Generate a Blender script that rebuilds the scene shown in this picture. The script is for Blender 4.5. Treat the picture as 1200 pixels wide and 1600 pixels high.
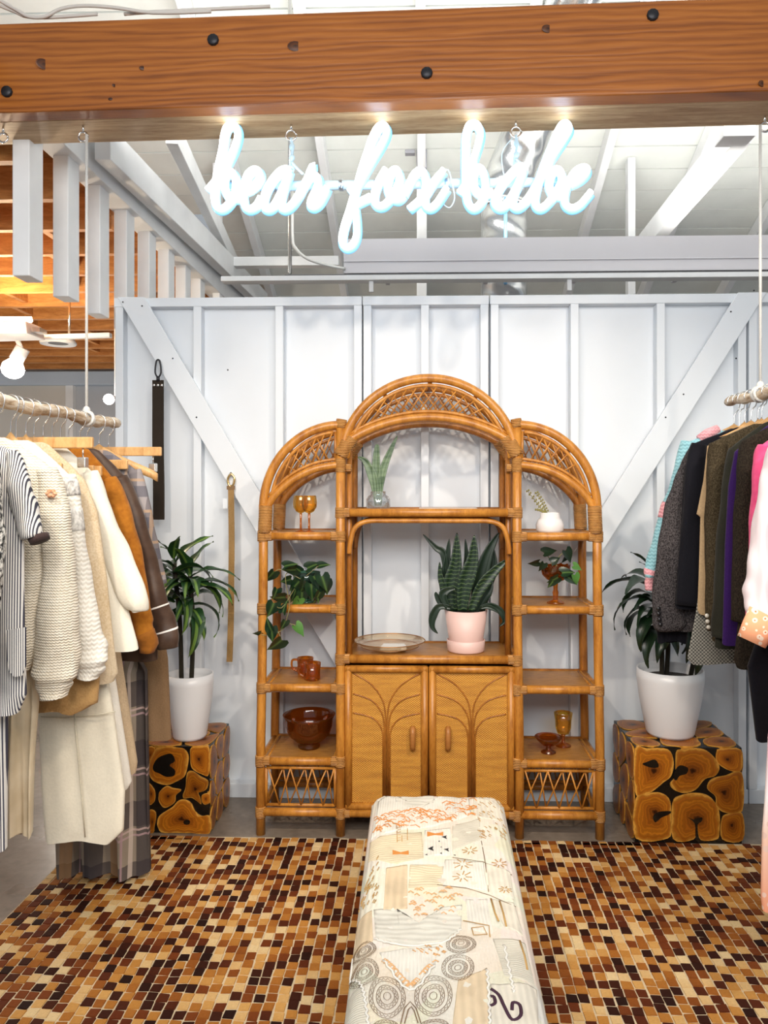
import bpy, math, random
from mathutils import Vector, Matrix
random.seed(7)
V = Vector
for o in list(bpy.data.objects): bpy.data.objects.remove(o)
SC = bpy.context.scene
COL = SC.collection
# ------------------------------------------------------------------ camera
F = 1180.0; HY = 764.0; EYE = 1.54; YAW = math.atan(35/F); CX = 630.0
cam = bpy.data.cameras.new('camera'); camo = bpy.data.objects.new('camera', cam); COL.objects.link(camo)
cam.sensor_width = 36; cam.sensor_fit = 'AUTO'; cam.lens = 36*F/1600; cam.shift_y = (HY-800)/1600; cam.shift_x = (600-CX)/1600
camo.location = (0, 0, EYE); camo.rotation_euler = (math.pi/2, 0, YAW); cam.clip_end = 100; cam.clip_start = .02
SC.camera = camo
# ------------------------------------------------------------------ light
w = bpy.data.worlds.new('world'); SC.world = w; w.use_nodes = True
w.node_tree.nodes['Background'].inputs[0].default_value = (.86, .93, 1, 1)
w.node_tree.nodes['Background'].inputs[1].default_value = .42
SC.view_settings.view_transform = 'Standard'; SC.view_settings.look = 'None'
SC.view_settings.exposure = -.07; SC.view_settings.gamma = 1; SC.view_settings.use_curve_mapping = False
def lamp(name, kind, loc, aim, power, color, size=.1, angle=60, blend=.6, sy=None):
    l = bpy.data.lights.new(name, kind); l.energy = power; l.color = color
    if kind == 'AREA':
        l.size = size
        if sy: l.shape = 'RECTANGLE'; l.size_y = sy
    else: l.shadow_soft_size = size
    if kind == 'SPOT': l.spot_size = math.radians(angle); l.spot_blend = blend
    o = bpy.data.objects.new(name, l); COL.objects.link(o); o.location = loc
    if aim is not None: o.rotation_euler = (V(aim)-V(loc)).to_track_quat('-Z', 'Y').to_euler()
    return o
WARM = (1, .86, .70); COOL = (.84, .93, 1)
lamp('track_spot_a', 'SPOT', (-1.15, .9, 3.1), (-.15, 3.5, .9), 135, WARM, .06, 70, .8)
lamp('track_spot_b', 'SPOT', (1.35, .9, 3.1), (.3, 3.5, .9), 150, WARM, .06, 70, .8)
lamp('track_spot_c', 'SPOT', (.1, .1, 3.0), (.05, 2.6, .1), 70, WARM, .08, 75, .9)
lamp('track_spot_d', 'SPOT', (.4, .9, 3.2), (-1.3, 2.7, 1.0), 90, WARM, .08, 60, .9)
lamp('track_spot_e', 'SPOT', (-.4, .9, 3.2), (1.4, 2.8, 1.0), 90, WARM, .08, 60, .9)
lamp('roof_fill', 'AREA', (.2, 3.2, 3.32), (.2, 5.2, 6.5), 80, (1, .99, .95), 5.2, sy=.12)  # added area fill hidden behind the beam, brightens the roof boards
lamp('next_bay_fill', 'POINT', (-2.7, 4.3, 2.3), None, 55, (1, .80, .58), .12)  # added point fill without a fixture, warms the joists and posts
lamp('far_bay_fill', 'POINT', (-3.3, 7.0, 1.7), None, 45, (1, .90, .78), .12)  # second added point fill, lifts the dim far wall
lamp('front_fill', 'AREA', (0, -.7, 2.75), (0, 3.2, 1.7), 125, (1, .97, .93), 3.2, sy=1.0)  # unseen soft fill added behind the camera for posts and upper wall

# ------------------------------------------------------------------ helpers
RX = V((math.cos(YAW), math.sin(YAW), 0)); FW = V((-math.sin(YAW), math.cos(YAW), 0))
def ray(x, y): return FW + RX*((x-CX)/F) + V((0, 0, -(y-HY)/F))
def at(x, y, Y):                                   # point of the place at distance Y seen at photo position x, y
    d = ray(x, y); t = Y/d.y
    return V((d.x*t, Y, EYE+d.z*t))
def onz(x, y, z):
    d = ray(x, y); t = (z-EYE)/d.z
    return V((d.x*t, d.y*t, z))
WO = {}
def wo(o): return WO.get(o.name, V((0, 0, 0))) if o is not None else V((0, 0, 0))
def tag(o, label=None, cat=None, group=None, kind=None):
    if label: o['label'] = label
    if cat: o['category'] = cat
    if group: o['group'] = group
    if kind: o['kind'] = kind
    return o
def thing(name, label, cat, loc, group=None, kind=None):
    o = bpy.data.objects.new(name, None); COL.objects.link(o); o.location = loc; o.empty_display_size = .05
    WO[o.name] = V(loc); return tag(o, label, cat, group, kind)
def link(o, parent, origin):
    COL.objects.link(o)
    if parent is not None: o.parent = parent
    o.location = V(origin)-wo(parent); WO[o.name] = V(origin); return o
def inst(name, me, parent, loc, rot=None, scale=None, m=None):
    o = bpy.data.objects.new(name, me); link(o, parent, loc)
    if rot is not None: o.rotation_euler = rot.to_euler() if isinstance(rot, Matrix) else rot
    if scale is not None: o.scale = (scale,)*3 if isinstance(scale, (int, float)) else scale
    return o
def sm(pts, n=6, closed=False):
    pts = [V(p) for p in pts]; out = []; N = len(pts)
    for i in range(N if closed else N-1):
        if closed: a, b, c, d = pts[i-1], pts[i], pts[(i+1) % N], pts[(i+2) % N]
        else: a, b, c, d = pts[max(i-1, 0)], pts[i], pts[i+1], pts[min(i+2, N-1)]
        for k in range(n):
            t = k/n
            out.append(.5*((2*b)+(c-a)*t+(2*a-5*b+4*c-d)*t*t+(3*b-a-3*c+d)*t**3))
    if not closed: out.append(pts[-1])
    return out
def lerp(a, b, t): return a+(b-a)*t
def interp(tab, x):
    if x <= tab[0][0]: return tab[0][1]
    for (a, fa), (b, fb) in zip(tab, tab[1:]):
        if x <= b:
            t = (x-a)/(b-a); t = t*t*(3-2*t) if False else t
            return fa+(fb-fa)*t
    return tab[-1][1]
class G:
    def __init__(s): s.v = []; s.f = []; s.fl = set()
    def add(s, vs, fs, flat=False):
        o = len(s.v); s.v += [V(v) for v in vs]
        for f in fs:
            if flat: s.fl.add(len(s.f))
            s.f.append([i+o for i in f])
        return s
    def hexa(s, p):
        return s.add(p, [(0, 3, 2, 1), (4, 5, 6, 7), (0, 1, 5, 4), (1, 2, 6, 5), (2, 3, 7, 6), (3, 0, 4, 7)], True)
    def box(s, a, b):
        (x0, y0, z0), (x1, y1, z1) = a, b
        return s.hexa([(x0, y0, z0), (x1, y0, z0), (x1, y1, z0), (x0, y1, z0), (x0, y0, z1), (x1, y0, z1), (x1, y1, z1), (x0, y1, z1)])
    def bar(s, p, q, w, h, up=(0, 0, 1)):              # box along p-q: w across, h along up
        p, q = V(p), V(q); d = (q-p).normalized(); sd = d.cross(V(up)).normalized(); u = sd.cross(d).normalized()
        sd = sd*w/2; u = u*h/2
        return s.hexa([p-sd-u, p+sd-u, q+sd-u, q-sd-u, p-sd+u, p+sd+u, q+sd+u, q-sd+u])
    def tube(s, path, r, n=8, cap=True, squash=None):
        path = [V(p) for p in path]; N = len(path); rings = []
        t0 = (path[1]-path[0]).normalized()
        nn = t0.orthogonal().normalized()
        if squash: nn = squash[0]-t0*squash[0].dot(t0); nn.normalize()
        for i, p in enumerate(path):
            t = (path[min(i+1, N-1)]-path[max(i-1, 0)])
            if t.length < 1e-9: t = t0
            t.normalize()
            if squash: nn = squash[0]-t*squash[0].dot(t)
            else: nn = nn-t*nn.dot(t)
            if nn.length < 1e-6: nn = t.orthogonal()
            nn.normalize(); b = t.cross(nn)
            rr = r[i] if isinstance(r, (list, tuple)) else r
            k = squash[1] if squash else 1
            rings.append([p+(nn*math.cos(2*math.pi*j/n)*k+b*math.sin(2*math.pi*j/n))*rr for j in range(n)])
        return s.loft(rings, cap, cap)
    def loft(s, rings, c0=True, c1=True, closed=True):
        n = len(rings[0]); vs = [v for r in rings for v in r]; fs = []
        for i in range(len(rings)-1):
            for j in range(n if closed else n-1):
                k = (j+1) % n
                fs.append((i*n+j, i*n+k, (i+1)*n+k, (i+1)*n+j))
        if c0: fs.append(tuple(range(n))[::-1])
        if c1: fs.append(tuple((len(rings)-1)*n+j for j in range(n)))
        return s.add(vs, fs)
    def lathe(s, c, prof, n=28, a0=0):
        c = V(c); rings = [[c+V((max(r, 1e-4)*math.cos(a0+2*math.pi*j/n), max(r, 1e-4)*math.sin(a0+2*math.pi*j/n), z)) for j in range(n)] for r, z in prof]
        return s.loft(rings, False, False)
    def prism(s, poly, off):
        poly = [V(p) for p in poly]; n = len(poly); off = V(off)
        fs = [tuple(range(n)), tuple(range(2*n-1, n-1, -1))]+[(i, i+n, (i+1) % n+n, (i+1) % n) for i in range(n)]
        return s.add(poly+[p+off for p in poly], fs, True)
    def sphere(s, c, r, n=12, m=8):
        c = V(c); r = V(r) if not isinstance(r, (int, float)) else V((r, r, r))
        return s.loft([[c+V((r.x*math.sin(math.pi*max(.02, min(m-.02, i))/m)*math.cos(2*math.pi*j/n), r.y*math.sin(math.pi*max(.02, min(m-.02, i))/m)*math.sin(2*math.pi*j/n), -r.z*math.cos(math.pi*i/m))) for j in range(n)] for i in range(m+1)])
    def mesh(s, name, mat, origin=(0, 0, 0), smooth=True):
        me = bpy.data.meshes.new(name); og = V(origin)
        me.from_pydata([tuple(v-og) for v in s.v], [], s.f)
        if smooth:
            for i, p in enumerate(me.polygons): p.use_smooth = i not in s.fl
        if mat is not None: me.materials.append(mat)
        me.update(); return me
    def make(s, name, mat, parent=None, origin=None, smooth=True, bevel=0, solid=0, label=None, kind=None):
        if origin is None: origin = wo(parent) if parent is not None else (0, 0, 0)
        o = bpy.data.objects.new(name, s.mesh(name, mat, origin, smooth)); link(o, parent, origin)
        if bevel:
            b = o.modifiers.new('bevel', 'BEVEL'); b.width = bevel; b.segments = 2; b.limit_method = 'ANGLE'
        if solid:
            b = o.modifiers.new('solid', 'SOLIDIFY'); b.thickness = solid; b.offset = 0
        tag(o, label, kind=kind); return o

# ------------------------------------------------------------------ materials
class NB:
    def __init__(s, name):
        s.m = bpy.data.materials.new(name); s.m.use_nodes = True; s.nt = s.m.node_tree
        s.p = s.nt.nodes['Principled BSDF']; s._c = None
    def n(s, t, props=None, **ins):
        nd = s.nt.nodes.new('ShaderNode'+t)
        for k, v in (props or {}).items(): setattr(nd, k, v)
        for k, v in ins.items():
            key = k.replace('_', ' ')
            sock = nd.inputs[int(k[1:])] if k[0] == 'i' and k[1:].isdigit() else nd.inputs[key]
            s.set(sock, v)
        return nd
    def set(s, sock, v):
        if isinstance(v, bpy.types.NodeSocket): s.nt.links.new(v, sock)
        else:
            if isinstance(v, tuple) and len(v) == 3 and sock.type == 'RGBA': v = v+(1,)
            sock.default_value = v
    def co(s, scale=(1, 1, 1), src='Object', rot=(0, 0, 0)):
        if s._c is None: s._c = s.n('TexCoord')
        return s.n('Mapping', Vector=s._c.outputs[src], Scale=scale, Rotation=rot).outputs[0]
    def noise(s, co, scale, detail=3, rough=.5, dist=0): return s.n('TexNoise', Vector=co, Scale=scale, Detail=detail, Roughness=rough, Distortion=dist).outputs[0]
    def ramp(s, fac, stops, interp='LINEAR'):
        r = s.n('ValToRGB', Fac=fac); e = r.color_ramp; e.interpolation = interp
        while len(e.elements) < len(stops): e.elements.new(.5)
        for k, (p, c) in zip(e.elements, stops): k.position = p; k.color = c+(1,) if isinstance(c, tuple) else (c, c, c, 1)
        return r.outputs[0]
    def mix(s, f, a, b, mode='MIX'):
        nd = s.n('Mix', {'data_type': 'RGBA', 'blend_type': mode}); s.set(nd.inputs[0], f); s.set(nd.inputs[6], a); s.set(nd.inputs[7], b); return nd.outputs[2]
    def math(s, op, a, b=0., c=None):
        nd = s.n('Math', {'operation': op}); s.set(nd.inputs[0], a); s.set(nd.inputs[1], b)
        if c is not None: s.set(nd.inputs[2], c)
        return nd.outputs[0]
    def sep(s, co):
        nd = s.n('SeparateXYZ', Vector=co); return nd.outputs
    def bump(s, h, strength=.3, dist=.01):
        b = s.n('Bump', Strength=strength, Distance=dist, Height=h); s.set(s.p.inputs['Normal'], b.outputs[0])
    def out(s, col, rough=.6, metal=0, spec=.5, **kw):
        s.set(s.p.inputs['Base Color'], col); s.set(s.p.inputs['Roughness'], rough); s.set(s.p.inputs['Metallic'], metal)
        s.set(s.p.inputs['Specular IOR Level'], spec)
        for k, v in kw.items(): s.set(s.p.inputs[k.replace('_', ' ')], v)
        return s.m
def dk(c, f): return tuple(x*f for x in c)
def paint(name, c, rough=.55, var=.06, scale=3, bump=.05):
    b = NB(name); n = b.noise(b.co(), scale, 4); b.bump(b.noise(b.co(), 60, 3), bump, .004)
    return b.out(b.ramp(n, [(.3, dk(c, 1-var)), (.7, c)]), rough)
def wood(name, c1, c2, sc=(1, 8, 8), scale=3, rough=.45, bump=.15, dist=.6, fine=9):
    b = NB(name); co = b.co(sc); n = b.noise(co, scale, 5, .6, dist); f = b.noise(co, scale*fine, 3, .6)
    k = b.math('ADD', b.math('MULTIPLY', n, .7), b.math('MULTIPLY', f, .3))
    b.bump(k, bump, .004); return b.out(b.ramp(k, [(.36, c1), (.62, c2)]), rough)
def cloth(name, c, c2=None, rough=.85, bump=.3, bs=220, var=.12, sheen=.08):
    b = NB(name); n = b.noise(b.co(), 6, 4); g = b.noise(b.co(), bs, 2)
    col = b.ramp(b.math('ADD', b.math('MULTIPLY', n, .5), b.math('MULTIPLY', g, .5)), [(.35, c2 or dk(c, 1-var*2)), (.62, c)])
    wr = b.noise(b.co((2.2, 2.2, 1.1)), 4, 1, .4, .3); b1 = b.n('Bump', Strength=.55, Distance=.03, Height=wr)
    b2 = b.n('Bump', Strength=bump, Distance=.004, Height=b.math('ADD', g, b.math('MULTIPLY', n, 1.5)), Normal=b1.outputs[0])
    b.set(b.p.inputs['Normal'], b2.outputs[0]); return b.out(col, rough, spec=.2, Sheen_Weight=sheen)
def knit(name, c, c2, sx=70, sz=50, bump=.9):
    b = NB(name); x, y, z = b.sep(b.co())
    u = b.math('MULTIPLY', x, sx*6.28); h = b.math('SINE', b.math('ADD', b.math('MULTIPLY', z, sz*6.28), b.math('MULTIPLY', b.math('ABSOLUTE', b.math('SINE', b.math('MULTIPLY', u, .5))), 2.2)))
    r = b.math('ADD', b.math('MULTIPLY', h, .3), b.math('MULTIPLY', b.noise(b.co(), 40, 3), 1.))
    b.bump(r, bump, .004); return b.out(b.ramp(r, [(.15, c2), (.55, c)]), .9, spec=.15, Sheen_Weight=.2)
def glassy(name, c, gloss=.12, rough=.03, tint=1.):
    b = NB(name); nt = b.nt; t = b.n('BsdfTransparent', Color=c); g = b.n('BsdfGlossy', Color=(1, 1, 1), Roughness=rough)
    d = b.n('BsdfDiffuse', Color=c)
    fr = b.n('LayerWeight', Blend=.25); f = b.math('ADD', b.math('MULTIPLY', fr.outputs[0], .6), gloss*.4)
    m0 = b.n('MixShader'); b.set(m0.inputs[0], .05*tint); b.set(m0.inputs[1], t.outputs[0]); b.set(m0.inputs[2], d.outputs[0])
    m1 = b.n('MixShader'); b.set(m1.inputs[0], f); b.set(m1.inputs[1], m0.outputs[0]); b.set(m1.inputs[2], g.outputs[0])
    nt.links.new(m1.outputs[0], nt.nodes['Material Output'].inputs[0]); return b.m
def glow(name, c, s):
    b = NB(name); return b.out(c, .4, Emission_Color=c, Emission_Strength=s)
def plain(name, c, rough=.5, metal=0, spec=.5): return NB(name).out(c, rough, metal, spec)
WHITE = paint('white_paint', (.755, .80, .85), .5, .05)
WHITE2 = paint('white_timber_paint', (.84, .85, .86), .55, .08, 6)
ROOFW = paint('roof_board_paint', (.77, .79, .75), .6, .1, 4)
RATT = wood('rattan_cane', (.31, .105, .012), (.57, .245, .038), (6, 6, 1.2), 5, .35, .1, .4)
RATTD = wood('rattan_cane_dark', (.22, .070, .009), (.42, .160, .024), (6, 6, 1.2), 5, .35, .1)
METAL = plain('bright_metal', (.75, .75, .74), .25, 1)
DARKM = plain('dark_metal', (.03, .03, .035), .45, .6)
ROPE = cloth('white_rope', (.85, .84, .80), bs=400, bump=.6)
# ------------------------------------------------------------------ structure
def floor_mat():
    b = NB('polished_concrete'); co = b.co()
    n = b.math('ADD', b.math('MULTIPLY', b.noise(co, 1.6, 6, .65), .7), b.math('MULTIPLY', b.noise(co, 30, 3), .3))
    b.bump(b.noise(co, 25, 3), .08, .003)
    return b.out(b.ramp(n, [(.3, (.10, .078, .058)), (.5, (.19, .152, .118)), (.7, (.28, .23, .18))]), b.ramp(b.noise(co, 4, 3), [(.3, .22), (.7, .42)]))
FLOORM = floor_mat()
tag(G().box((-6, -1.5, -.12), (5, 9.4, 0)).make('floor', FLOORM), 'brown-grey polished concrete floor around the patchwork rug', 'floor', kind='structure')
# stud wall behind the shelf -------------------------------------------------
YS = 3.74; YP = 3.80; ZT = at(670, 462, YS).z
wall = thing('wall_back', 'white painted stud wall with diagonal braces behind the rattan shelf', 'wall', (0, YS, 0), kind='structure')
def wx(px, Y=YS): return at(px, 700, Y).x
secs = [(178, 565.2, (186, 308, 436, 559)), (566.6, 764, (574, 664, 757)), (765.6, 1169, (773, 898, 1033, 1160)), (1170.6, 1260, (1177, 1250))]
for x0, x1, studs in secs:
    X0, X1 = wx(x0), wx(x1)
    G().box((X0, YP, 0), (X1, YP+.02, ZT-.01)).make('panel', WHITE, wall)
    G().box((X0, YS, ZT-.045), (X1, YP, ZT)).make('top_plate', WHITE, wall, bevel=.003)
    G().box((X0, YS, .0), (X1, YP, .07)).make('bottom_plate', WHITE, wall, bevel=.003)
    for s in studs:
        c = wx(s); G().box((c-.02, YS+random.uniform(0, .003), .07), (c+.02, YP, ZT-.045)).make('stud', WHITE, wall, bevel=.003)
def brace(p, q, w=.115, zend=0.):
    p, q = V(p), V(q); d = (q-p).normalized(); n = V((d.z, 0, -d.x))*w/2
    if abs(d.x) < 1e-6: return
    poly = []
    for a in (p+n, p-n):
        k = (ZT-.0-a.z)/d.z; poly.append(a+d*k)
    for a in (q-n, q+n):
        k = (zend-a.z)/d.z; poly.append(a+d*k)
    G().prism(poly, (0, -.02, 0)).make('brace', WHITE, wall, bevel=.003)
brace(at(212, 475, YS), at(422, 830, YS)); brace(at(1166, 470, YS), at(938, 830, YS), .115, at(925, 862, YS).z)
screw = G().lathe((0, 0, 0), [(0, .001), (.004, .001), (.004, 0)], 8).mesh('screw', DARKM)
for px, py in ((192, 472), (222, 478), (307, 652), (356, 578), (270, 560), (1142, 487), (1178, 454), (1040, 652), (1068, 616), (1150, 560), (978, 900), (930, 890)):
    p = at(px, py, YS-.0215); inst('screw', screw, wall, p, (math.pi/2, 0, 0))
# roof ---------------------------------------------------------------------
def roofz(Y): return 6.41-.42*Y
SL = math.atan(.42); CS = math.cos(SL); UPN = V((0, math.sin(SL), math.cos(SL)))
roof = thing('ceiling', 'white painted board roof sloping down behind the stud wall', 'ceiling', (0, 6, roofz(6)), kind='structure')
bm2 = G().box((-1.7, -.1035, 0), (4.4, .1035, .022)).mesh('roof_board', ROOFW, (0, 0, 0))
bm = G().box((-4.2, -.1035, 0), (4.4, .1035, .022)).mesh('roof_board', ROOFW, (0, 0, 0))
Y = 1.7
while Y < 8.7:
    inst('roof_board', bm if Y < 6.2 else bm2, roof, (random.uniform(-.05, .05)*(Y < 6.2), Y, roofz(Y)+random.uniform(0, .004)), (-SL, 0, 0)); Y += .2
def raft(X, w=.06, h=.12, Y0=1.7, Y1=8.6):
    p = V((X, Y0, roofz(Y0)))-UPN*(h/2+.002); q = V((X, Y1, roofz(Y1)))-UPN*(h/2+.002)
    G().bar(p, q, w, h, UPN).make('rafter', WHITE2, roof, bevel=.004)
for X in (-1.45, -.76, -.03, .66, 1.32, 2.02, 2.75): raft(X)
truss = thing('trim_1', 'white timber roof truss with three upright struts above the stud wall', 'roof truss', (0, 5.7, 3.2), kind='structure')
zc = at(440, 410, 5.7).z
G().box((-3.2, 5.66, zc-.035), (at(530, 410, 5.7).x, 5.74, zc+.035)).make('bottom_chord', WHITE2, truss, bevel=.004)
for px, wd in ((340, .055), (659, .075), (985, .055)):
    X = at(px, 300, 5.7).x; G().box((X-wd/2, 5.66, zc-.3), (X+wd/2, 5.74, roofz(5.7)-.01)).make('strut', WHITE2, truss, bevel=.004)
grey = paint('grey_paint', (.36, .36, .40), .5)
for x0, x1, yb in ((633, 648, 239), (651, 667, 262)):
    a, b2 = at(x0, 205, 5.6), at(x1, yb, 5.6); G().box((a.x, 5.6, b2.z), (b2.x, 5.65, roofz(5.6))).make('steel_bracket', grey, truss)
tieL = thing('trim_2', 'white tie beam running back above the hanging posts on the left', 'beam', at(165, 228, 3.3), kind='structure')
G().bar(at(160, 222, 3.42), at(412, 472, 6.9), .075, .16).make('timber', WHITE2, tieL, bevel=.004)
G().bar(at(268, 205, 3.7), at(388, 460, 7.3), .06, .12).make('strut', WHITE2, tieL, bevel=.004)
tieR = thing('trim_3', 'white tie beam running back below the roof on the right', 'beam', at(1170, 190, 3.7), kind='structure')
G().bar(at(1160, 200, 3.74), at(1000, 392, 5.65), .085, .15).make('timber', WHITE2, tieR, bevel=.004)
a = at(1128, 218, 3.70); G().box((a.x-.03, 3.6, a.z-.03), (a.x+.12, 3.72, a.z+.22)).make('block', WHITE2, tieR, bevel=.004)
# header with hanging posts on the left ---------------------------------------
PX = -1.62
head = thing('trim_4', 'white header beam running back with a row of hanging posts', 'beam', (PX, 4, 3.0), kind='structure')
G().box((PX-.05, 3.0, 3.02), (PX+.07, 6.6, 3.26)).make('header', WHITE2, head, bevel=.004)
for i in range(8):
    Yp = 2.985+i*.328; zb = 1.54+.527*1.62; zt = 1.54+.925*1.62
    G().box((PX-.034, Yp-.01, zb), (PX+.036, Yp+.10, zt+.0)).make('hanging_post', WHITE2, head, bevel=.004)
# timber joist ceiling of the next bay ------------------------------------------
JW = wood('orange_joist_wood', (.36, .13, .03), (.62, .29, .09), (1.2, 9, 9), 3, .55, .1)
jo = thing('ceiling', 'orange-brown timber joist ceiling of the next bay on the left', 'ceiling', (-3, 5, 2.95), kind='structure')
jm = G().box((-5.2, -.022, 2.93), (PX-.06, .022, 3.13)).mesh('joist', JW, (-3, 0, 2.95))
for i in range(15): inst('joist', jm, jo, (-3, 2.75+i*.42, 2.95))
dm = G().box((-.098, 2.3, 3.131), (.098, 9.2, 3.15)).mesh('deck_board', JW, (0, 0, 3))
for i in range(18): inst('deck_board', dm, jo, (-5.1+i*.2, 0, 3))
for i in range(1, 14, 1):
    for k in range(2):
        X = -2.1-k*.95-(i % 3)*.18; G().box((X-.02, 2.773+i*.42, 2.96), (X+.02, 3.147+i*.42, 3.12)).make('blocking', JW, jo)
# far walls ---------------------------------------------------------------------
fw = thing('wall_far', 'pale far wall of the next bay with a blue-white header band', 'wall', (-3, 9.0, 0), kind='structure')
FARW = paint('far_wall_paint', (.50, .53, .58), .6); FARC = paint('far_wall_cream', (.62, .59, .54), .6)
BLUW = paint('blue_white_paint', (.55, .64, .76), .5)
G().box((-6, 9.0, 0), (5, 9.1, 3.3)).make('panel', FARW, fw)
a, b2 = at(-60, 585, 8.95), at(300, 602, 8.95)
G().box((-5.9, 8.86, b2.z), (b2.x+.6, 9.0, a.z+.02)).make('header_band', BLUW, fw, bevel=.01)
a, b2 = at(-80, 603, 8.95), at(104, 700, 8.95)
G().box((-5.9, 8.93, .0), (b2.x, 9.0, a.z)).make('cream_panel', FARC, fw, bevel=.004)
G().box((b2.x, 8.92, .0), (b2.x+.09, 9.0, a.z)).make('casing', WHITE2, fw, bevel=.004)
# main timber beam -----------------------------------------------------------------
def beam_mat():
    b = NB('oiled_fir'); co = b.co((.55, 3, 9)); n = b.noise(co, 2.2, 4, .55, 1.2)
    wv = b.n('TexWave', {'wave_type': 'BANDS', 'bands_direction': 'Z'}, Vector=b.co((.35, 1, 3.2)), Scale=4.2, Distortion=9, Detail=2.5, Detail_Scale=1.1).outputs[1]
    k = b.math('ADD', b.math('MULTIPLY', n, .55), b.math('MULTIPLY', wv, .22)); k = b.math('ADD', k, b.math('MULTIPLY', b.noise(b.co((1, 20, 30)), 8, 3), .25))
    b.bump(k, .35, .006)
    return b.out(b.ramp(k, [(.25, (.15, .038, .004)), (.47, (.30, .088, .010)), (.75, (.42, .140, .020))]), .42)
FIR = beam_mat()
FIRL = wood('weathered_fir', (.30, .16, .06), (.58, .40, .22), (1, 12, 8), 3, .5, .2)
beam = thing('trim_5', 'thick oiled timber beam across the top with bolt heads and knots', 'beam', (0, 2.8, 2.93), kind='structure')
G().box((-3.4, 2.70, 2.93), (3.4, 2.778, 3.258)).make('front_timber', FIR, beam, bevel=.008)
G().box((-3.4, 2.785, 2.938), (3.4, 2.98, 3.15)).make('rear_timber', FIRL, beam, bevel=.008)
for px, py in ((332, 58), (668, 115), (1018, 30), (3, 135)):
    c = at(px, py, 2.70); o = G().lathe((0, 0, 0), [(0, .012), (.018, .012), (.021, .008), (.021, -.004)], 10).make('bolt_head', DARKM, beam, origin=(0, 0, 0)); o.location = c-wo(beam)
    o.rotation_euler = (math.pi/2, 0, 0)
KN = NB('fir_knot'); d = KN.n('VectorMath', {'operation': 'LENGTH'}, i0=KN.co()).outputs['Value']
KN.out(KN.ramp(KN.math('ADD', KN.math('MULTIPLY', d, 30), KN.math('MULTIPLY', KN.noise(KN.co(), 90, 2), .25)), [(.1, (.02, .006, .002)), (.45, (.10, .028, .005)), (.75, (.05, .012, .003)), (.95, (.26, .075, .010))]), .5)
for px, py, r in ((63, 92, .026), (462, 69, .024), (857, 48, .019), (30, 0, 0), (220, 100, .011), (175, 127, .008), (168, 148, .007), (1187, 138, .015)):
    if not r: continue
    c = at(px, py, 2.6995); o = G().lathe((0, 0, 0), [(0, .0008), (r*.9, .0008), (r, -.0005)], 14).make('knot', KN.m, beam, origin=(0, 0, 0)); o.location = c-wo(beam); o.rotation_euler = (math.pi/2, 0, random.random()); o.scale = (1.25, .8, 1)
beam.rotation_euler = (0, 0, -.026)
# ------------------------------------------------------------------ rattan shelf
SF, SB = 3.35, 3.67
XL, XIL, XIR, XR = at(411.5, 1000, SF).x, at(532, 1000, SF).x, at(808, 1000, SF).x, at(933, 1000, SF).x
XC = (XIL+XIR)/2
def zz(py): return EYE-(py-HY)/F*SF
Z1, Z2, Z3, Z4, Z5, ZCS, ZCT = zz(838), zz(952), zz(1076), zz(1191), zz(1271), zz(801), zz(1030)
R = .0205
WV = NB('woven_rattan_panel'); co_ = WV.co(); sx, sy, sz = WV.sep(co_)
wvh = WV.math('MULTIPLY', WV.math('SINE', WV.math('MULTIPLY', sx, 520)), WV.math('SINE', WV.math('MULTIPLY', sz, 700)))
wn = WV.noise(WV.co((2, 2, 14)), 4, 3); wn2 = WV.noise(WV.co((60, 60, 120)), 3, 2)
WV.bump(wvh, .5, .002)
WV.out(WV.ramp(WV.math('ADD', WV.math('MULTIPLY', wn, .5), WV.math('ADD', WV.math('MULTIPLY', wn2, .35), WV.math('MULTIPLY', wvh, .12))), [(.25, (.38, .150, .014)), (.5, (.58, .265, .026)), (.7, (.68, .345, .050))]), .5)
WS = wood('woven_shelf_surface', (.26, .105, .018), (.46, .22, .05), (3, 14, 3), 6, .35, .25)
WRAP = NB('cane_binding'); wz = WRAP.sep(WRAP.co())
wr = WRAP.math('SINE', WRAP.math('MULTIPLY', wz[2], 900)); WRAP.bump(wr, .8, .003)
WRAP.out(WRAP.ramp(WRAP.math('ADD', WRAP.math('MULTIPLY', wr, .3), WRAP.noise(WRAP.co(), 40, 2)), [(.2, (.34, .13, .025)), (.7, (.64, .32, .09))]), .45)
sh = thing('rattan_shelf_unit', 'honey-coloured rattan shelf unit with three arched tops and two cabinet doors', 'shelf unit', (XC, (SF+SB)/2, 0))
def tb(name, path, r=R, mat=RATT, n=10, parent=sh): return G().tube(path, r, n).make(name, mat, parent)
def wrap(p, q, r=R+.0035, k=1.0):
    p, q = V(p), V(q); N = 7; pts = [p.lerp(q, i/(N-1)) for i in range(N)]
    return G().tube(pts, [r*(.97 if i in (0, N-1) else 1)*k for i in range(N)], 12).make('binding', WRAP.m, sh)
SP = .012   # the outer posts splay very slightly towards the floor
for X, zt, dx in ((XL, 1.47, -SP), (XIL, 1.84, 0), (XIR, 1.84, .01), (XR, 1.47, SP)):
    for Yy in (SF, SB):
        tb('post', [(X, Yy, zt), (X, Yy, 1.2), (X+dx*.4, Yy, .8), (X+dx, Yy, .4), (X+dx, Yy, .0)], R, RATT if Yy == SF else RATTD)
def px_of(X, z):
    return X
sides = [(XL, XIL), (XIL, XIR), (XIR, XR)]
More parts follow.
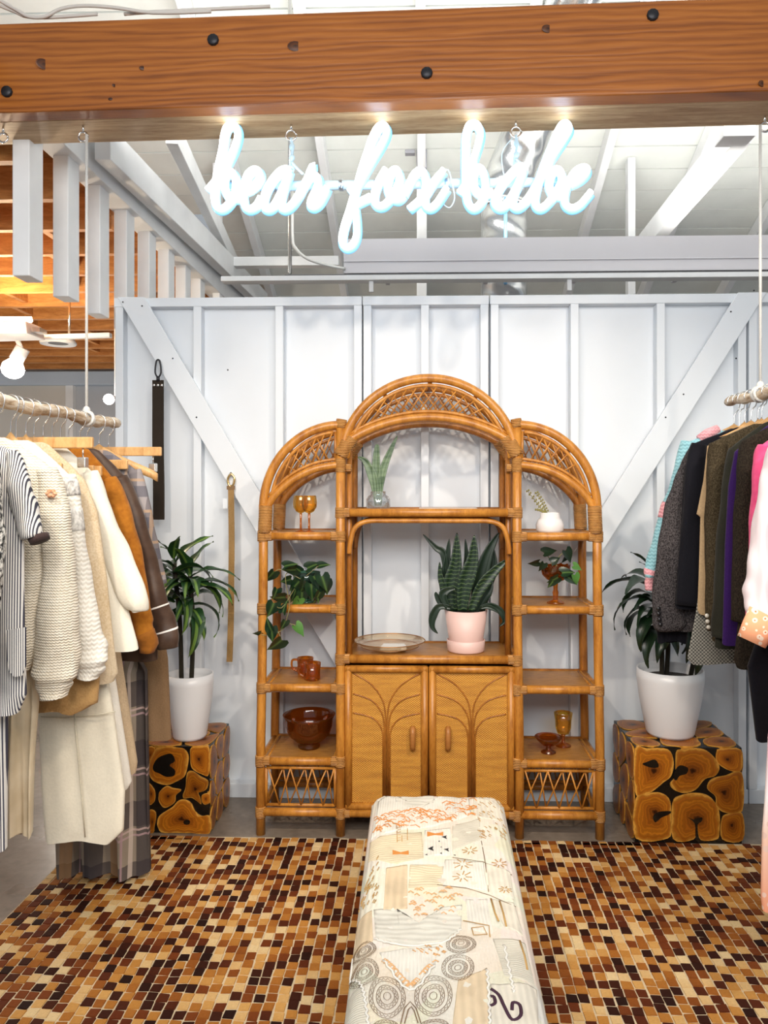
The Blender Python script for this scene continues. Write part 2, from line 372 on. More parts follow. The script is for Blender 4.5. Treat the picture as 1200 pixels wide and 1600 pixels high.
def shelf(xa, xb, z, nm='shelf'):
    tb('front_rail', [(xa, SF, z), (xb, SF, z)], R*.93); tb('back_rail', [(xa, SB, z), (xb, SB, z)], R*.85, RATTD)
    tb('side_rail', [(xa+.002, SF, z), (xa+.002, SB, z)], R*.8); tb('side_rail', [(xb-.002, SF, z), (xb-.002, SB, z)], R*.8)
    G().box((xa+.008, SF, z-.004), (xb-.008, SB, z+.011)).make(nm, WS, sh)
    for s in (xa+.03, xb-.03): tb('edge_cane', [(s, SF+.02, z+.011), (s, SB-.02, z+.011)], .0055, RATT, 6)
    for X in (xa, xb):
        wrap((X, SF, z-.024), (X, SF, z+.024)); s = 1 if X == xa else -1
        wrap((X+s*.012, SF, z), (X+s*.042, SF, z), R*.93+.003)
for xa, xb in (sides[0], sides[2]):
    d = SP if xa == XL else 0; e = SP if xb == XR else 0
    for z, k in ((Z1, .2), (Z2, .35), (Z3, .6), (Z4, 1), ): shelf(xa-d*k, xb+e*k, z)
    tb('front_rail', [(xa-d, SF, Z5), (xb+e, SF, Z5)], R*.95); tb('back_rail', [(xa-d, SB, Z5), (xb+e, SB, Z5)], R*.85, RATTD)
    for X in (xa-d, xb+e):
        tb('side_rail', [(X, SF, Z5), (X, SB, Z5)], R*.8); wrap((X, SF, Z5-.024), (X, SF, Z5+.024))
    # X lattice box under the lowest shelf
    a, b2 = xa-d+.024, xb+e-.024; zb, zt = Z5+.03, Z4-.032
    for Yy in (SF+.004, SB-.01):
        for p, q in (((a, zb), (b2, zb)), ((a, zt), (b2, zt)), ((a, zb), (a, zt)), ((b2, zb), (b2, zt))):
            tb('lattice_frame', [(p[0], Yy, p[1]), (q[0], Yy, q[1])], .0075, RATT, 8)
        n = 6
        for i in range(n):
            x0 = a+.008+(b2-a-.016)*i/n; x1 = a+.008+(b2-a-.016)*(i+1)/n
            m = .18*(x1-x0)
            s0, s1 = (x0-m, x1-m) if i % 2 == 0 else (x1-m, x0-m)
            tb('lattice_cane', [(max(a, s0+.012), Yy-.004, zt), (min(b2, s1+.012), Yy-.004, zb)], .0038, RATT, 6)
            tb('lattice_cane', [(max(a, min(b2, s1+.028)), Yy+.003, zt), (max(a, min(b2, s0+.005)), Yy+.003, zb)], .0034, RATT, 6)
# middle shelf, hoop under it and cabinet top
shelf(XIL, XIR, ZCS)
shelf(XIL, XIR, ZCT, 'cabinet_top')
for Yy, mt in ((SF+.012, RATT), (SB-.012, RATTD)):
    x0, x1, zt, zb = XIL+.043, XIR-.038, zz(815), zz(866)
    tb('hoop', sm([(x0-.005, Yy, zb), (x0, Yy, zb+.05), (x0+.02, Yy, zt-.03), (x0+.075, Yy, zt), (x0+.2, Yy, zt+.003), (x1-.2, Yy, zt+.003), (x1-.075, Yy, zt), (x1-.02, Yy, zt-.03), (x1, Yy, zb+.05), (x1+.005, Yy, zb)], 5), .0115, mt)
# second slim posts beside the inner posts
for X in (XIL+.034, XIR-.034):
    for Yy in (SF+.045, SB): tb('inner_post', [(X, Yy, ZCT), (X, Yy, 1.72)], .0145, RATTD, 8)
    for Yy in (SF+.02,): wrap((X-.012, Yy, zz(731)), (X+.012, Yy, zz(731)), .02)
# arches
def arcpts(cx, z0, rx, rz, a0, a1, Y, n=22): return [V((cx+rx*math.cos(lerp(a0, a1, i/n)), Y, z0+rz*math.sin(lerp(a0, a1, i/n)))) for i in range(n+1)]
RXC = (XIR-XIL)/2; ZC0 = 1.645; RZC = zz(591)-ZC0
zin = zz(652); zis = zz(694); sg = zin-zis; hc = RXC-.012; RI = (hc*hc+sg*sg)/(2*sg)
def inner_z(x): return zin-RI+math.sqrt(max(0, RI*RI-(x-XC)**2))
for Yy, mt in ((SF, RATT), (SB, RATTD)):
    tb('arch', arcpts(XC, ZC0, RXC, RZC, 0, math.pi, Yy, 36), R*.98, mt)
    tb('arch_trim', arcpts(XC, ZC0-.005, RXC-.032, RZC-.027, .1, math.pi-.1, Yy, 34), .009, mt, 8)
    tb('arch', [(XC+hc*t, Yy, inner_z(XC+hc*t)) for t in [i/14-1 for i in range(29)]], R*.92, mt)
    tb('arch_trim', [(XC+hc*t*.93, Yy, inner_z(XC+hc*t*.93)+.026) for t in [i/12-1 for i in range(25)]], .008, mt, 8)
    # crossed canes of the centre arch
    rx, rz = RXC-.032, RZC-.027
    for i in range(15):
        for sgn in (-1, 1):
            xb = XC+sgn*(-.30+i*.6/14); xt = xb+sgn*(.085*(1-abs(xb-XC)*.5))
            if abs(xt-XC) > rx*.93: continue
            zt = ZC0-.005+rz*math.sqrt(max(0, 1-((xt-XC)/rx)**2)); zb = inner_z(xb)+.026
            if zt-zb < .02: continue
            tb('lattice_cane', [(xb, Yy-sgn*.003, zb), (xt, Yy-sgn*.003, zt)], .0036, mt, 6)
ZS0 = zz(795)
for sgn, xo, xi in ((1, XL, XIL), (-1, XR, XIR)):
    rx = abs(xi-xo); rz = zz(664)-ZS0
    for Yy, mt in ((SF, RATT), (SB, RATTD)):
        tb('side_arch', arcpts(xi, ZS0, -sgn*rx, rz, 0, math.pi/2, Yy, 22), R*.98, mt)
        tb('arch_trim', arcpts(xi, ZS0, -sgn*(rx-.034), rz-.03, .12, math.pi/2-.1, Yy, 18), .0085, mt, 8)
        inn = sm([(xo+sgn*.006, Yy, zz(800)), (xo+sgn*.05, Yy, zz(775)), (xo+sgn*.13, Yy, zz(750)), (xo+sgn*.23, Yy, zz(733)), (xi-sgn*.01, Yy, zz(726))], 6)
        tb('side_arch', inn, R*.85, mt)
        inn2 = [p+V((sgn*-.004, 0, .026)) for p in inn[4:]]; tb('arch_trim', inn2, .007, mt, 8)
        tb('arch_trim', [(xi-sgn*.022, Yy, zz(722)), (xi-sgn*.022, Yy, zz(674))], .007, mt, 8)
        def zi(x):
            pts = sorted([(p.x, p.z) for p in inn2]); return interp(pts, x)
        for i in range(7):
            for s2 in (-1, 1):
                xb = xo+sgn*(.075+i*.036); xt = xb+s2*.055
                u = abs(xi-xt)/(rx-.034)
                if u > .93 or abs(xt-xi) < .022 or (xt-xi)*sgn > 0: continue
                zt = ZS0+(rz-.03)*math.sqrt(1-u*u); zb = zi(xb)
                if zt-zb < .02: continue
                tb('lattice_cane', [(xb, Yy-s2*.003, zb), (xt, Yy-s2*.003, zt)], .0034, mt, 6)
        # bindings at the springers
        c = V((xo, Yy, 0)); wrap((xo+sgn*.006, Yy, zz(833)), (xo+sgn*.012, Yy, zz(790)), R+.010)
        wrap((xi, Yy, zz(738)), (xi, Yy, zz(716)))
        wrap((xi, Yy, zz(668)), (xi+sgn*.006, Yy, zz(655)), R+.004)
        wrap((xi, Yy, zz(712)), (xi+sgn*.03, Yy, zz(690)), R+.012)
        wrap((xi+sgn*.02, Yy, zz(702)), (xi+sgn*.055, Yy, zz(684)), R+.006)
for px in (600, 672, 745):
    X = at(px, 600, SF).x; zt = ZC0+RZC*math.sqrt(1-((X-XC)/RXC)**2); tb('cross_bar', [(X, SF, zt-.012), (X, SB, zt-.012)], .010, RATTD, 8)
for sgn, xo, xi in ((1, XL, XIL), (-1, XR, XIR)):
    tb('cross_bar', [(xi, SF, zz(668)), (xi, SB, zz(668))], .012, RATTD, 8); tb('cross_bar', [(xo+sgn*.1, SF, zz(702)), (xo+sgn*.1, SB, zz(702))], .010, RATTD, 8)
# cabinet: side, back and bottom boards, rails and two doors
zb, zt = Z5, ZCT
G().box((XIL-.006, SF+.02, zb), (XIL+.006, SB, zt)).make('side_board', WS, sh); G().box((XIR-.006+.008, SF+.02, zb), (XIR+.006+.008, SB, zt)).make('side_board', WS, sh)
G().box((XIL, SB-.012, zb), (XIR, SB-.002, zt)).make('back_board', WS, sh); G().box((XIL, SF+.02, zb-.006), (XIR, SB, zb+.006)).make('bottom_board', WS, sh)
tb('front_rail', [(XIL, SF, Z5), (XIR+.008, SF, Z5)], R*.95); tb('back_rail', [(XIL, SB, Z5), (XIR+.008, SB, Z5)], R*.85, RATTD)
for X in (XIL+.028, XIR-.028): wrap((X-.01, SF, Z5), (X+.015, SF, Z5), R*.95+.003)
zd0, zd1 = zz(1265), zz(1041)
for x0, x1, hs in ((XIL+.022, XC-.004, 1), (XC+.004, XIR-.014, -1)):
    door = G().box((x0+.012, SF+.004, zd0+.012), (x1-.012, SF+.016, zd1-.012)).make('door', WV.m, sh, label='woven rattan cabinet door panel')
    fr = .0165
    for p, q in (((x0, zd0), (x1, zd0)), ((x0, zd1), (x1, zd1)), ((x0, zd0), (x0, zd1)), ((x1, zd0), (x1, zd1))):
        P, Q = V((p[0], SF, p[1])), V((q[0], SF, q[1]))
        m = V((1 if p[0] == x0 else -1, 0, 1 if p[1] == zd0 else -1))*fr*.8; k = V((1 if q[0] == x0 else -1, 0, 1 if q[1] == zd0 else -1))*fr*.8
        tb('door_frame', [P+m-(Q-P).normalized()*.012, Q+k+(Q-P).normalized()*.012], fr, RATT, 10, door)
    cx = (x0+x1)/2; W2 = (x1-x0)/2-.034; H = zd1-zd0
    yy = SF+.0035
    for s in (-1, 1):
        for i, (ze, zs) in enumerate(((zd1-.045, zd1-.24), (zd1-.125, zd1-.27), (zd1-.21, zd1-.31))):
            off = s*(.0035+.006*i)
            xe = cx+s*W2; pts = [(cx+off, yy, zd0+.03), (cx+off, yy, zs), (cx+off+s*.012, yy, zs+(ze-zs)*.42), (cx+s*W2*.45, yy, zs+(ze-zs)*.80), (xe, yy, ze+(0.012 if i == 0 else 0))]
            tb('cane_rib', [pts[0]]+sm(pts[1:], 6), .0036, RATTD, 6, door)
    hx = at(645 if hs == 1 else 700, 1150, SF).x
    tb('handle', sm([(hx, SF-.004, zz(1137)), (hx, SF-.020, zz(1141)), (hx, SF-.022, zz(1153)), (hx, SF-.020, zz(1165)), (hx, SF-.004, zz(1169))], 3), .0125, wood('door_handle_wood', (.30, .11, .02), (.42, .17, .04)), 10, door)
# ------------------------------------------------------------------ rug
RUGX0, RUGX1, RUGY0, RUGY1 = -1.50, 1.72, 1.15, 3.305
def hide_mat(name, src):
    b = NB(name)
    if src == 'obj': f = b.n('ObjectInfo').outputs['Random']
    else: f = b.n('NewGeometry').outputs['Random Per Island']
    pos = b.n('NewGeometry').outputs['Position']; cl = b.noise(pos, 2.2, 2); hair = b.noise(b.co((20, 90, 20)), 6, 3)
    k = b.math('ADD', f, b.math('MULTIPLY', b.math('SUBTRACT', cl, .5), .45))
    c = b.ramp(k, [(0, (.016, .004, .002)), (.20, (.045, .009, .003)), (.33, (.11, .022, .005)), (.45, (.19, .048, .008)), (.58, (.31, .105, .016)), (.72, (.43, .185, .036)), (.86, (.55, .30, .090)), (.98, (.66, .49, .26))])
    c = b.mix(.35, c, b.mix(1., c, b.ramp(hair, [(.3, .55), (.7, 1.25)]), 'MULTIPLY'))
    b.bump(hair, .3, .003); return b.out(c, .65, spec=.15)
HO, HI = hide_mat('hide_tile', 'obj'), hide_mat('hide_tile_far', 'isl')
rug = thing('patchwork_rug', 'brown and cream cowhide patchwork rug of small square tiles', 'rug', (0, 2.2, 0))
G().box((RUGX0, RUGY0, .001), (RUGX1, RUGY1, .006)).make('rug_backing', cloth('rug_stitching', (.62, .50, .33)), rug)
TW, TD = .0362, .0392
cells = []
ci = 0; x = RUGX0+.004
while x < RUGX1-TW:
    y = RUGY0+.004; sh_ = random.uniform(-.012, .012)+.02*math.sin(x*3.1)+.012*math.sin(x*9); j = 0
    while y < RUGY1-TD*.7:
        cells.append((x+TW/2, min(RUGY1-TD/2, max(RUGY0+TD/2, y+TD/2+sh_*.7)), random.random())); y += TD; j += 1
    x += TW
def inview(X, Y):
    d = V((X, Y, -EYE)); fx = d.dot(FW); u = CX+F*d.dot(RX)/fx; v = HY+F*EYE/fx
    if not (-5 < u < 1205 and 1200 < v < 1610): return False
    return not (520-(v-1600)*-.19 < u+8 and u-8 < 845+(v-1600)*.19 and 1240 < v)
cells.sort(key=lambda c: c[1]); near = [c for c in cells if inview(c[0], c[1])][:300]; ns = set(near)
def tile(g, cx, cy, w=TW-.0042, d=TD-.0042, jit=.0022):
    j = lambda: random.uniform(-jit, jit)
    b = [(cx-w/2+j(), cy-d/2+j()), (cx+w/2+j(), cy-d/2+j()), (cx+w/2+j(), cy+d/2+j()), (cx-w/2+j(), cy+d/2+j())]; k = .0012
    lo = [V((p[0], p[1], .005)) for p in b]; hi = [V((lerp(p[0], cx, .06), lerp(p[1], cy, .06), .0095)) for p in b]
    g.add(lo+hi, [(4, 5, 6, 7), (0, 1, 5, 4), (1, 2, 6, 5), (2, 3, 7, 6), (3, 0, 4, 7)], True)
tms = []
for k in range(8):
    g = G(); tile(g, 0, 0); tms.append(g.mesh('hide_tile', HO))
for i, c in enumerate(near): inst('hide_tile', tms[i % 8], rug, (c[0], c[1], 0))
g = G()
for c in cells:
    if c not in ns: tile(g, c[0], c[1])
g.make('hide_tiles', HI, rug, kind='stuff')
# ------------------------------------------------------------------ quilt-covered bench
BZ = .405; BX = .045
bench = thing('quilted_bench', 'long low bench under a cream patchwork quilt with embroidery', 'bench', (BX, 2.1, .0))
def lump(x, y): return .0035*math.sin(x*31+y*7)*math.sin(y*23+x*5)+.002*math.sin(x*73+1)*math.sin(y*61)+.0035*math.sin(y*11+.6)
def bw(y): return .222+.024*(y-1.5)/1.3
B0, B1 = 1.36, 2.83
def bsurf(x, y): # height of the quilt over a plan point
    hw = bw(y); r = .055; dx = max(0, abs(x-BX)-(hw-r)); dy = max(0, y-(B1-r), (B0+r)-y)
    d = min(r*.999, math.hypot(dx, dy)); return BZ-(r-math.sqrt(r*r-d*d))+lump(x, y)*(1-d/r)
QB = NB('quilt_cotton'); qn = QB.noise(QB.co(), 5, 4); qf = QB.noise(QB.co(), 150, 2)
vo = QB.n('TexVoronoi', Vector=QB.co((1, 1, .3)), Scale=9)
st = QB.math('SINE', QB.math('MULTIPLY', QB.sep(QB.co())[0], 420)); QB.bump(QB.math('ADD', QB.math('MULTIPLY', st, .35), QB.math('ADD', qf, QB.math('MULTIPLY', qn, 2))), .45, .004)
QB.out(QB.mix(.35, QB.ramp(qn, [(.3, (.68, .60, .46)), (.65, (.82, .78, .68))]), QB.mix(.25, (.78, .74, .65), vo.outputs['Color'], 'MULTIPLY')), .9, spec=.15)
g = G(); NT, NS = 74, 15
ys = [lerp(B0+.002, B1-.0005, .5-.5*math.cos(math.pi*i/NT)) for i in range(NT+1)]
rings = []
for y in ys:
    hw = bw(y); row = []; lift = 0
    dy = max(0, y-(B1-.055), (B0+.055)-y); shrink = (.055-math.sqrt(max(0, .055**2-min(.055, dy)**2)))
    for z in (.012, .10, .20, .28): row.append(V((BX-hw+.012*(.3-z)/.3+shrink*.4+.004*math.sin(y*40+z*9), y, min(z, BZ-shrink-.004))))
    for i in range(NS+1):
        t = -1+2*i/NS; x = BX+hw*math.sin(t*math.pi/2)*.9995; row.append(V((x, y, max(.012, bsurf(x, y)))))
    for z in (.28, .20, .10, .012): row.append(V((BX+hw-.012*(.3-z)/.3-shrink*.4+.004*math.sin(y*37+z*9), y, min(z, BZ-shrink-.004))))
    rings.append(row)
g.loft(rings, True, True, closed=False); g.make('quilt', QB.m, bench)
def qp(px, py): p = onz(px, py, BZ); return (p.x, p.y)
def patch(poly, mat, off=.0015, name='patch', px=True):
    pts = [qp(*p) for p in poly] if px else poly
    pts = [V((p[0], p[1], 0)) for p in pts]; d = []
    for i, p in enumerate(pts):
        q = pts[(i+1) % len(pts)]
        for k in range(5): d.append(p.lerp(q, k/5))
    c = sum(d, V((0, 0, 0)))/len(d); rings = []
    for f in (0, .2, .4, .6, .8, .93, 1.0, 1.0):
        last = len(rings) == 7; row = []
        for p in d:
            q = c.lerp(p, f); hw = bw(q.y)*.992; q.x = max(BX-hw, min(BX+hw, q.x)); q.y = max(B0+.01, min(B1-.006, q.y))
            row.append(V((q.x, q.y, bsurf(q.x, q.y)+(off if not last else -.002))))
        rings.append(row)
    return G().loft(rings, False, False).make(name, mat, bench)
def stitch(polys, mat, r=.0016, name='embroidery', n=5):
    g = G()
    for pl in polys:
        pts = []
        for p in pl:
            x, y = qp(*p); hw = bw(y)*.985; x = max(BX-hw, min(BX+hw, x)); y = max(B0+.02, min(B1-.01, y)); pts.append(V((x, y, bsurf(x, y)+.0022)))
        g.tube(pts, r, n, True, (V((0, 0, 1)), .55))
    return g.make(name, mat, bench, kind='stuff' if len(polys) > 1 else None)
def qcloth(name, c, f=300, k=.2, axis=0):
    b = NB(name); s = b.math('SINE', b.math('MULTIPLY', b.sep(b.co())[axis], f)); n = b.noise(b.co(), 12, 4)
    b.bump(b.math('ADD', b.math('MULTIPLY', s, .5), n), .4, .003)
    return b.out(b.ramp(b.math('ADD', b.math('MULTIPLY', s, k*.5), n), [(.25, dk(c, .80)), (.6, c)]), .9, spec=.15)
QS = [qcloth('quilt_patch_%d' % i, c, f, .2, a) for i, (c, f, a) in enumerate([((.66, .62, .52), 900, 1), ((.74, .69, .58), 400, 0), ((.70, .56, .38), 300, 0), ((.70, .68, .60), 260, 1), ((.77, .74, .66), 700, 0), ((.72, .62, .44), 500, 1)])]
ORT = plain('orange_thread', (.62, .24, .05), .8); BRT = plain('brown_thread', (.20, .12, .06), .8); PUR = plain('plum_thread', (.045, .012, .03), .7); BLK = plain('black_thread', (.012, .01, .012), .8); TANT = plain('tan_thread', (.50, .30, .10), .8); IVT = plain('ivory_thread', (.80, .77, .70), .9)
C4 = lambda x, y: (500+x*.3, 1210+y*.3)        # photo position of a detail in the quilt
def P4(l): return [C4(*p) for p in l]
patch(P4([(385, 90), (600, 85), (590, 140), (500, 175), (400, 165)]), QS[3])
patch(P4([(300, 130), (385, 100), (400, 165), (500, 178), (600, 140), (640, 105), (780, 125), (790, 210), (600, 265), (265, 320)]), QS[4])
patch(P4([(800, 120), (940, 150), (955, 230), (800, 225)]), QS[1])
patch(P4([(690, 265), (830, 235), (840, 340), (690, 400)]), QS[0]); patch(P4([(545, 290), (680, 285), (690, 430), (540, 430)]), QS[4])
patch(P4([(260, 330), (530, 300), (540, 440), (400, 475), (250, 430)]), QS[5])
patch(P4([(345, 490), (455, 480), (455, 690), (330, 700)]), QS[2]); patch(P4([(470, 480), (640, 470), (640, 580), (460, 585)]), QS[5])
patch(P4([(650, 450), (850, 460), (870, 600), (620, 575)]), QS[4]); patch(P4([(865, 470), (990, 500), (1010, 640), (885, 610)]), QS[1])
patch(P4([(280, 700), (400, 690), (410, 800), (600, 810), (630, 690), (740, 680), (735, 800), (650, 870), (430, 900), (290, 850)]), QS[3])
patch(P4([(150, 730), (270, 700), (275, 870), (150, 890)]), QS[2]); patch(P4([(890, 640), (1010, 660), (1060, 830), (960, 800)]), QS[1])
patch(P4([(760, 650), (870, 640), (900, 830), (770, 800)]), QS[4]); patch(P4([(310, 940), (620, 900), (600, 990), (470, 1120), (330, 980)]), QS[4])
patch(P4([(90, 1110), (230, 1100), (250, 1300), (80, 1300)]), QS[0]); patch(P4([(720, 1080), (870, 1020), (880, 1300), (690, 1300)]), QS[2])
patch(P4([(900, 860), (1070, 870), (1120, 1080), (960, 1060)]), QS[0])
patch(P4([(890, 1100), (1130, 1090), (1140, 1310), (890, 1310)]), QS[1])
# embroidered wheels
def wheel(cx, cy, rx, ry, mat=BRT):
    ls = []
    for f in (1, .80, .60, .40, .2):
        ls.append([C4(cx+rx*f*math.cos(a*.262), cy+ry*f*math.sin(a*.262)) for a in range(25)])
    for f in (.9, .5):
        n = int(44*f)+10; ls.append([C4(cx+rx*(f+(.05 if k % 2 else -.05))*math.cos(k*2*math.pi/n), cy+ry*(f+(.05 if k % 2 else -.05))*math.sin(k*2*math.pi/n)) for k in range(n+1)])
    stitch(ls, mat, .00065, 'embroidered_wheel', 4)
for c in ((350, 1165, 95, 100), (590, 1160, 98, 100), (230, 1035, 76, 72), (718, 1015, 84, 70), (228, 912, 64, 46), (735, 890, 78, 50), (340, 1340, 80, 70), (600, 1345, 90, 70)): wheel(*c)
stitch([P4([(420, 1300), (440, 1220), (470, 1180), (500, 1220), (525, 1300)]), P4([(440, 1300), (460, 1230), (475, 1210), (490, 1235), (510, 1300)])], BRT, .0012)
stitch([sm([V(C4(*p)+(0,)) for p in [(890, 1125), (930, 1150), (960, 1210), (1000, 1270), (1040, 1255), (1040, 1200), (1005, 1190), (1000, 1225)]], 4)] if False else [[(p.x, p.y) for p in sm([V(C4(*q)+(0,)) for q in [(890, 1125), (930, 1150), (960, 1210), (1000, 1270), (1045, 1255), (1040, 1200), (1005, 1190), (1000, 1225)]], 4)], [(p.x, p.y) for p in sm([V(C4(*q)+(0,)) for q in [(885, 1205), (912, 1190), (905, 1160), (888, 1158)]], 4)]], PUR, .0042)
stitch([P4([(840, 350), (858, 450), (878, 605)]), P4([(690, 440), (850, 465), (1000, 510)]), P4([(610, 575), (760, 590), (880, 620), (1020, 680)])], BRT, .0012)
ls = []
for cx, cy, s in ((745, 475, 1), (740, 535, 1), (780, 400, .8), (935, 470, .8), (965, 600, .7)):
    for k in range(8):
        a = k*math.pi/4+.2; ls.append(P4([(cx+18*s*math.cos(a), cy+10*s*math.sin(a)), (cx+52*s*math.cos(a), cy+26*s*math.sin(a))]))
stitch(ls, TANT, .0018, 'embroidered_flower')
ls = []; random.seed(5)
for i in range(120):                            # orange leaf scroll at the far end
    u = random.random(); v = random.random(); x = lerp(275, 790, u); y = lerp(lerp(215, 130, u)-10, lerp(300, 215, u), v)
    if 390 < x < 600 and y < 178: continue
    s = random.uniform(14, 30); a = random.uniform(-.9, .5); ls.append(P4([(x, y), (x+s*math.cos(a), y+s*.45*math.sin(a)-5), (x+1.8*s*math.cos(a+.3), y+s*.8*math.sin(a+.3))]))
stitch(ls, ORT, .0021, 'embroidered_scroll')
ls = []
for i in range(34):
    t = random.random(); s = random.choice((-1, 1)); x = lerp(470, 470+s*140, t); y = lerp(1105, 970, t)
    ls.append(P4([(x-16, y+8), (x, y-6), (x+16, y+4)]))
for i in range(16): x = random.uniform(480, 640); y = random.uniform(890, 945); ls.append(P4([(x, y), (x+16, y+8)]))
for i in range(40): x = random.uniform(460, 720); y = random.uniform(590, 740); ls.append(P4([(x, y), (x+12, y-8), (x+26, y+2)]))
stitch(ls, plain('peach_thread', (.70, .40, .18), .8), .0020, 'embroidered_spray')
tri = lambda x, y, s: P4([(x-s, y), (x+s*.4, y-s*.5), (x+s*.2, y), (x+s*.5, y+s*.5)])
for x, y, s in ((582, 400, 20), (663, 402, 18), (652, 335, 18), (556, 425, 8), (632, 425, 7), (622, 358, 6), (632, 388, 5), (703, 425, 8)): patch(tri(x, y, s), BLK, .0025, 'applique')
for x, y in ((600, 315), (420, 415)): patch(P4([(x-42, y-14), (x, y-4), (x+42, y-12), (x+42, y+12), (x, y+4), (x-42, y+12)]), ORT, .0025, 'applique')
stitch([P4([(400, 275+k*0), (402, 355)]), P4([(425, 272), (427, 352)]), P4([(455, 268), (455, 348)])]+[P4([(404, 285+12*k), (420, 283+12*k)]) for k in range(6)], TANT, .0014)
stitch([P4([(935, 650), (955, 720), (970, 800)]), P4([(890, 640), (910, 710), (930, 770)]), P4([(1040, 870), (1065, 940), (1080, 1010)])], TANT, .0026)
ls = []
for i in range(70): x = random.uniform(170, 300); y = random.uniform(440, 680); ls.append(P4([(x, y), (x+10, y-16)])) if x > 300-(y-400)*.42 and x < 330-(y-440)*.2 else None
for i in range(60): x = random.uniform(820, 960); y = random.uniform(120, 330); ls.append(P4([(x, y), (x+12, y+8)]))
stitch(ls, TANT, .0015, 'embroidered_leaves')
stitch([P4([(x0+i*18, y0+i*dy) for i in range(n)]) for x0, y0, dy, n in ((290, 700, 9, 1),) if n > 1]+[P4([(790, 795), (850, 790), (870, 835), (800, 838), (790, 795)]), P4([(745, 760), (880, 790), (885, 850)])], TANT, .0015)
ruf = []
for poly in ([(150, 890), (150, 1000), (210, 1090), (235, 1180), (250, 1300)], [(870, 1030), (880, 1160), (885, 1300)], [(960, 900), (990, 1050), (1010, 1140)], [(330, 980), (470, 1125), (600, 1000)], [(285, 860), (420, 905), (650, 875), (735, 800)]):
    pts = [(p.x, p.y) for p in sm([V(C4(*q)+(0,)) for q in poly], 8)]; ruf.append([(p[0]+(1.6 if i % 2 else -1.6), p[1]) for i, p in enumerate(pts)])
stitch(ruf, IVT, .0034, 'ruffle')
random.seed(11)
# ------------------------------------------------------------------ neon sign
SY = 2.86
sign = thing('neon_sign', 'glowing white script neon sign reading bear fox babe under the beam', 'neon sign', at(625, 300, SY))
NEON = glow('neon_tube_white', (.90, .97, 1), 7.0); NJ = glow('backing_halo_blue', (.22, .60, 1), .85)  # blue halo around the lit tubes is put into the backing strips' emission
def cA(p): return (310+p[0]/5.4545, 170+p[1]/5.4565)
def cB(p): return (510+p[0]/5.4545, 170+p[1]/5.4565)
def cC(p): return (710+p[0]/5.217, 170+p[1]/5.217)
strokes = [
 ('b', cA, [(72, 692), (130, 625), (175, 560), (240, 460), (300, 340), (332, 230), (322, 155), (283, 132), (238, 155), (213, 230), (198, 340), (165, 490), (142, 620), (130, 740), (145, 822), (195, 850), (250, 812), (300, 730), (316, 640), (300, 555), (260, 530), (218, 570), (210, 650), (240, 720), (290, 755), (350, 752)]),
 ('e', cA, [(385, 690), (430, 680), (490, 630), (522, 570), (510, 525), (465, 515), (415, 560), (385, 650), (375, 740), (390, 820), (435, 850), (490, 820), (530, 750)]),
 ('a', cA, [(772, 520), (745, 508), (690, 530), (620, 610), (570, 700), (550, 780), (565, 840), (605, 850), (650, 805), (700, 710), (745, 600), (772, 520), (740, 620), (705, 730), (697, 815), (730, 850), (785, 820), (840, 745), (890, 650)]),
 ('r', cA, [(880, 670), (930, 580), (975, 475), (935, 570), (985, 562), (1020, 590), (1005, 670), (962, 760), (950, 815), (985, 830), (1040, 780), (1095, 665)]),
 ('f', cB, [(188, 705), (260, 645), (310, 560), (380, 440), (450, 330), (505, 220), (510, 160), (480, 132), (435, 155), (390, 235), (350, 350), (300, 500), (260, 640), (225, 750), (190, 870), (150, 990), (130, 1090), (137, 1150), (175, 1178), (225, 1150), (255, 1070), (255, 960), (245, 870), (238, 805), (290, 785), (375, 742)]),
 ('o', cB, [(505, 508), (455, 590), (412, 690), (405, 775), (440, 820), (490, 815), (550, 750), (600, 660), (620, 575), (597, 515), (552, 530), (522, 600), (520, 680), (555, 745), (610, 768), (655, 725)]),
 ('x', cB, [(655, 725), (700, 640), (740, 560), (790, 520), (830, 540), (842, 620), (835, 720), (840, 805), (880, 840), (930, 810), (980, 740), (1025, 668)]),
 ('x', cB, [(702, 850), (830, 735), (905, 625), (1000, 515)]),
 ('b', cC, [(38, 682), (90, 610), (112, 520), (150, 420), (190, 300), (212, 195), (192, 132), (150, 115), (110, 140), (90, 220), (85, 350), (85, 500), (90, 640), (105, 750), (150, 805), (200, 780), (240, 700), (252, 600), (235, 510), (200, 475), (165, 500), (150, 560), (165, 640), (220, 685), (310, 668)]),
 ('a', cC, [(562, 480), (540, 465), (480, 500), (400, 590), (350, 670), (325, 740), (345, 790), (390, 800), (440, 745), (500, 640), (545, 540), (562, 480), (520, 600), (480, 700), (475, 770), (510, 800), (560, 770), (620, 690), (675, 595)]),
 ('b', cC, [(675, 595), (740, 470), (820, 350), (900, 230), (937, 160), (912, 115), (870, 130), (830, 200), (780, 320), (720, 470), (680, 600), (655, 720), (670, 790), (715, 800), (780, 740), (840, 650), (877, 560), (860, 500), (820, 490), (785, 530), (770, 610), (800, 680), (860, 700), (910, 678)]),
 ('e', cC, [(945, 605), (1020, 572), (1072, 525), (1082, 485), (1040, 475), (980, 510), (930, 590), (900, 690), (905, 770), (955, 805), (1020, 780), (1075, 720), (1115, 670)])]
for ch, c, pts in strokes:
    P = sm([at(*c(p), SY) for p in pts], 5)
    tube = G().tube(P, .0117, 10).make('letter_tube', NEON, sign, label='glowing letter '+ch)
    G().tube([p+V((.003, .016, -.005)) for p in P],   .0178, 8, True, (V((0, 1, 0)), .45)).make('backing_strip', NJ, tube)
ACR = NB('clear_bar'); ACR.out((.70, .86, .95), .25, spec=.6, Alpha=.75); BARM = ACR.m
bl, br = at(352, 292, SY+.05), at(905, 284, SY+.05)
G().tube([bl, br], .018, 10).make('carrier_bar', BARM, sign)
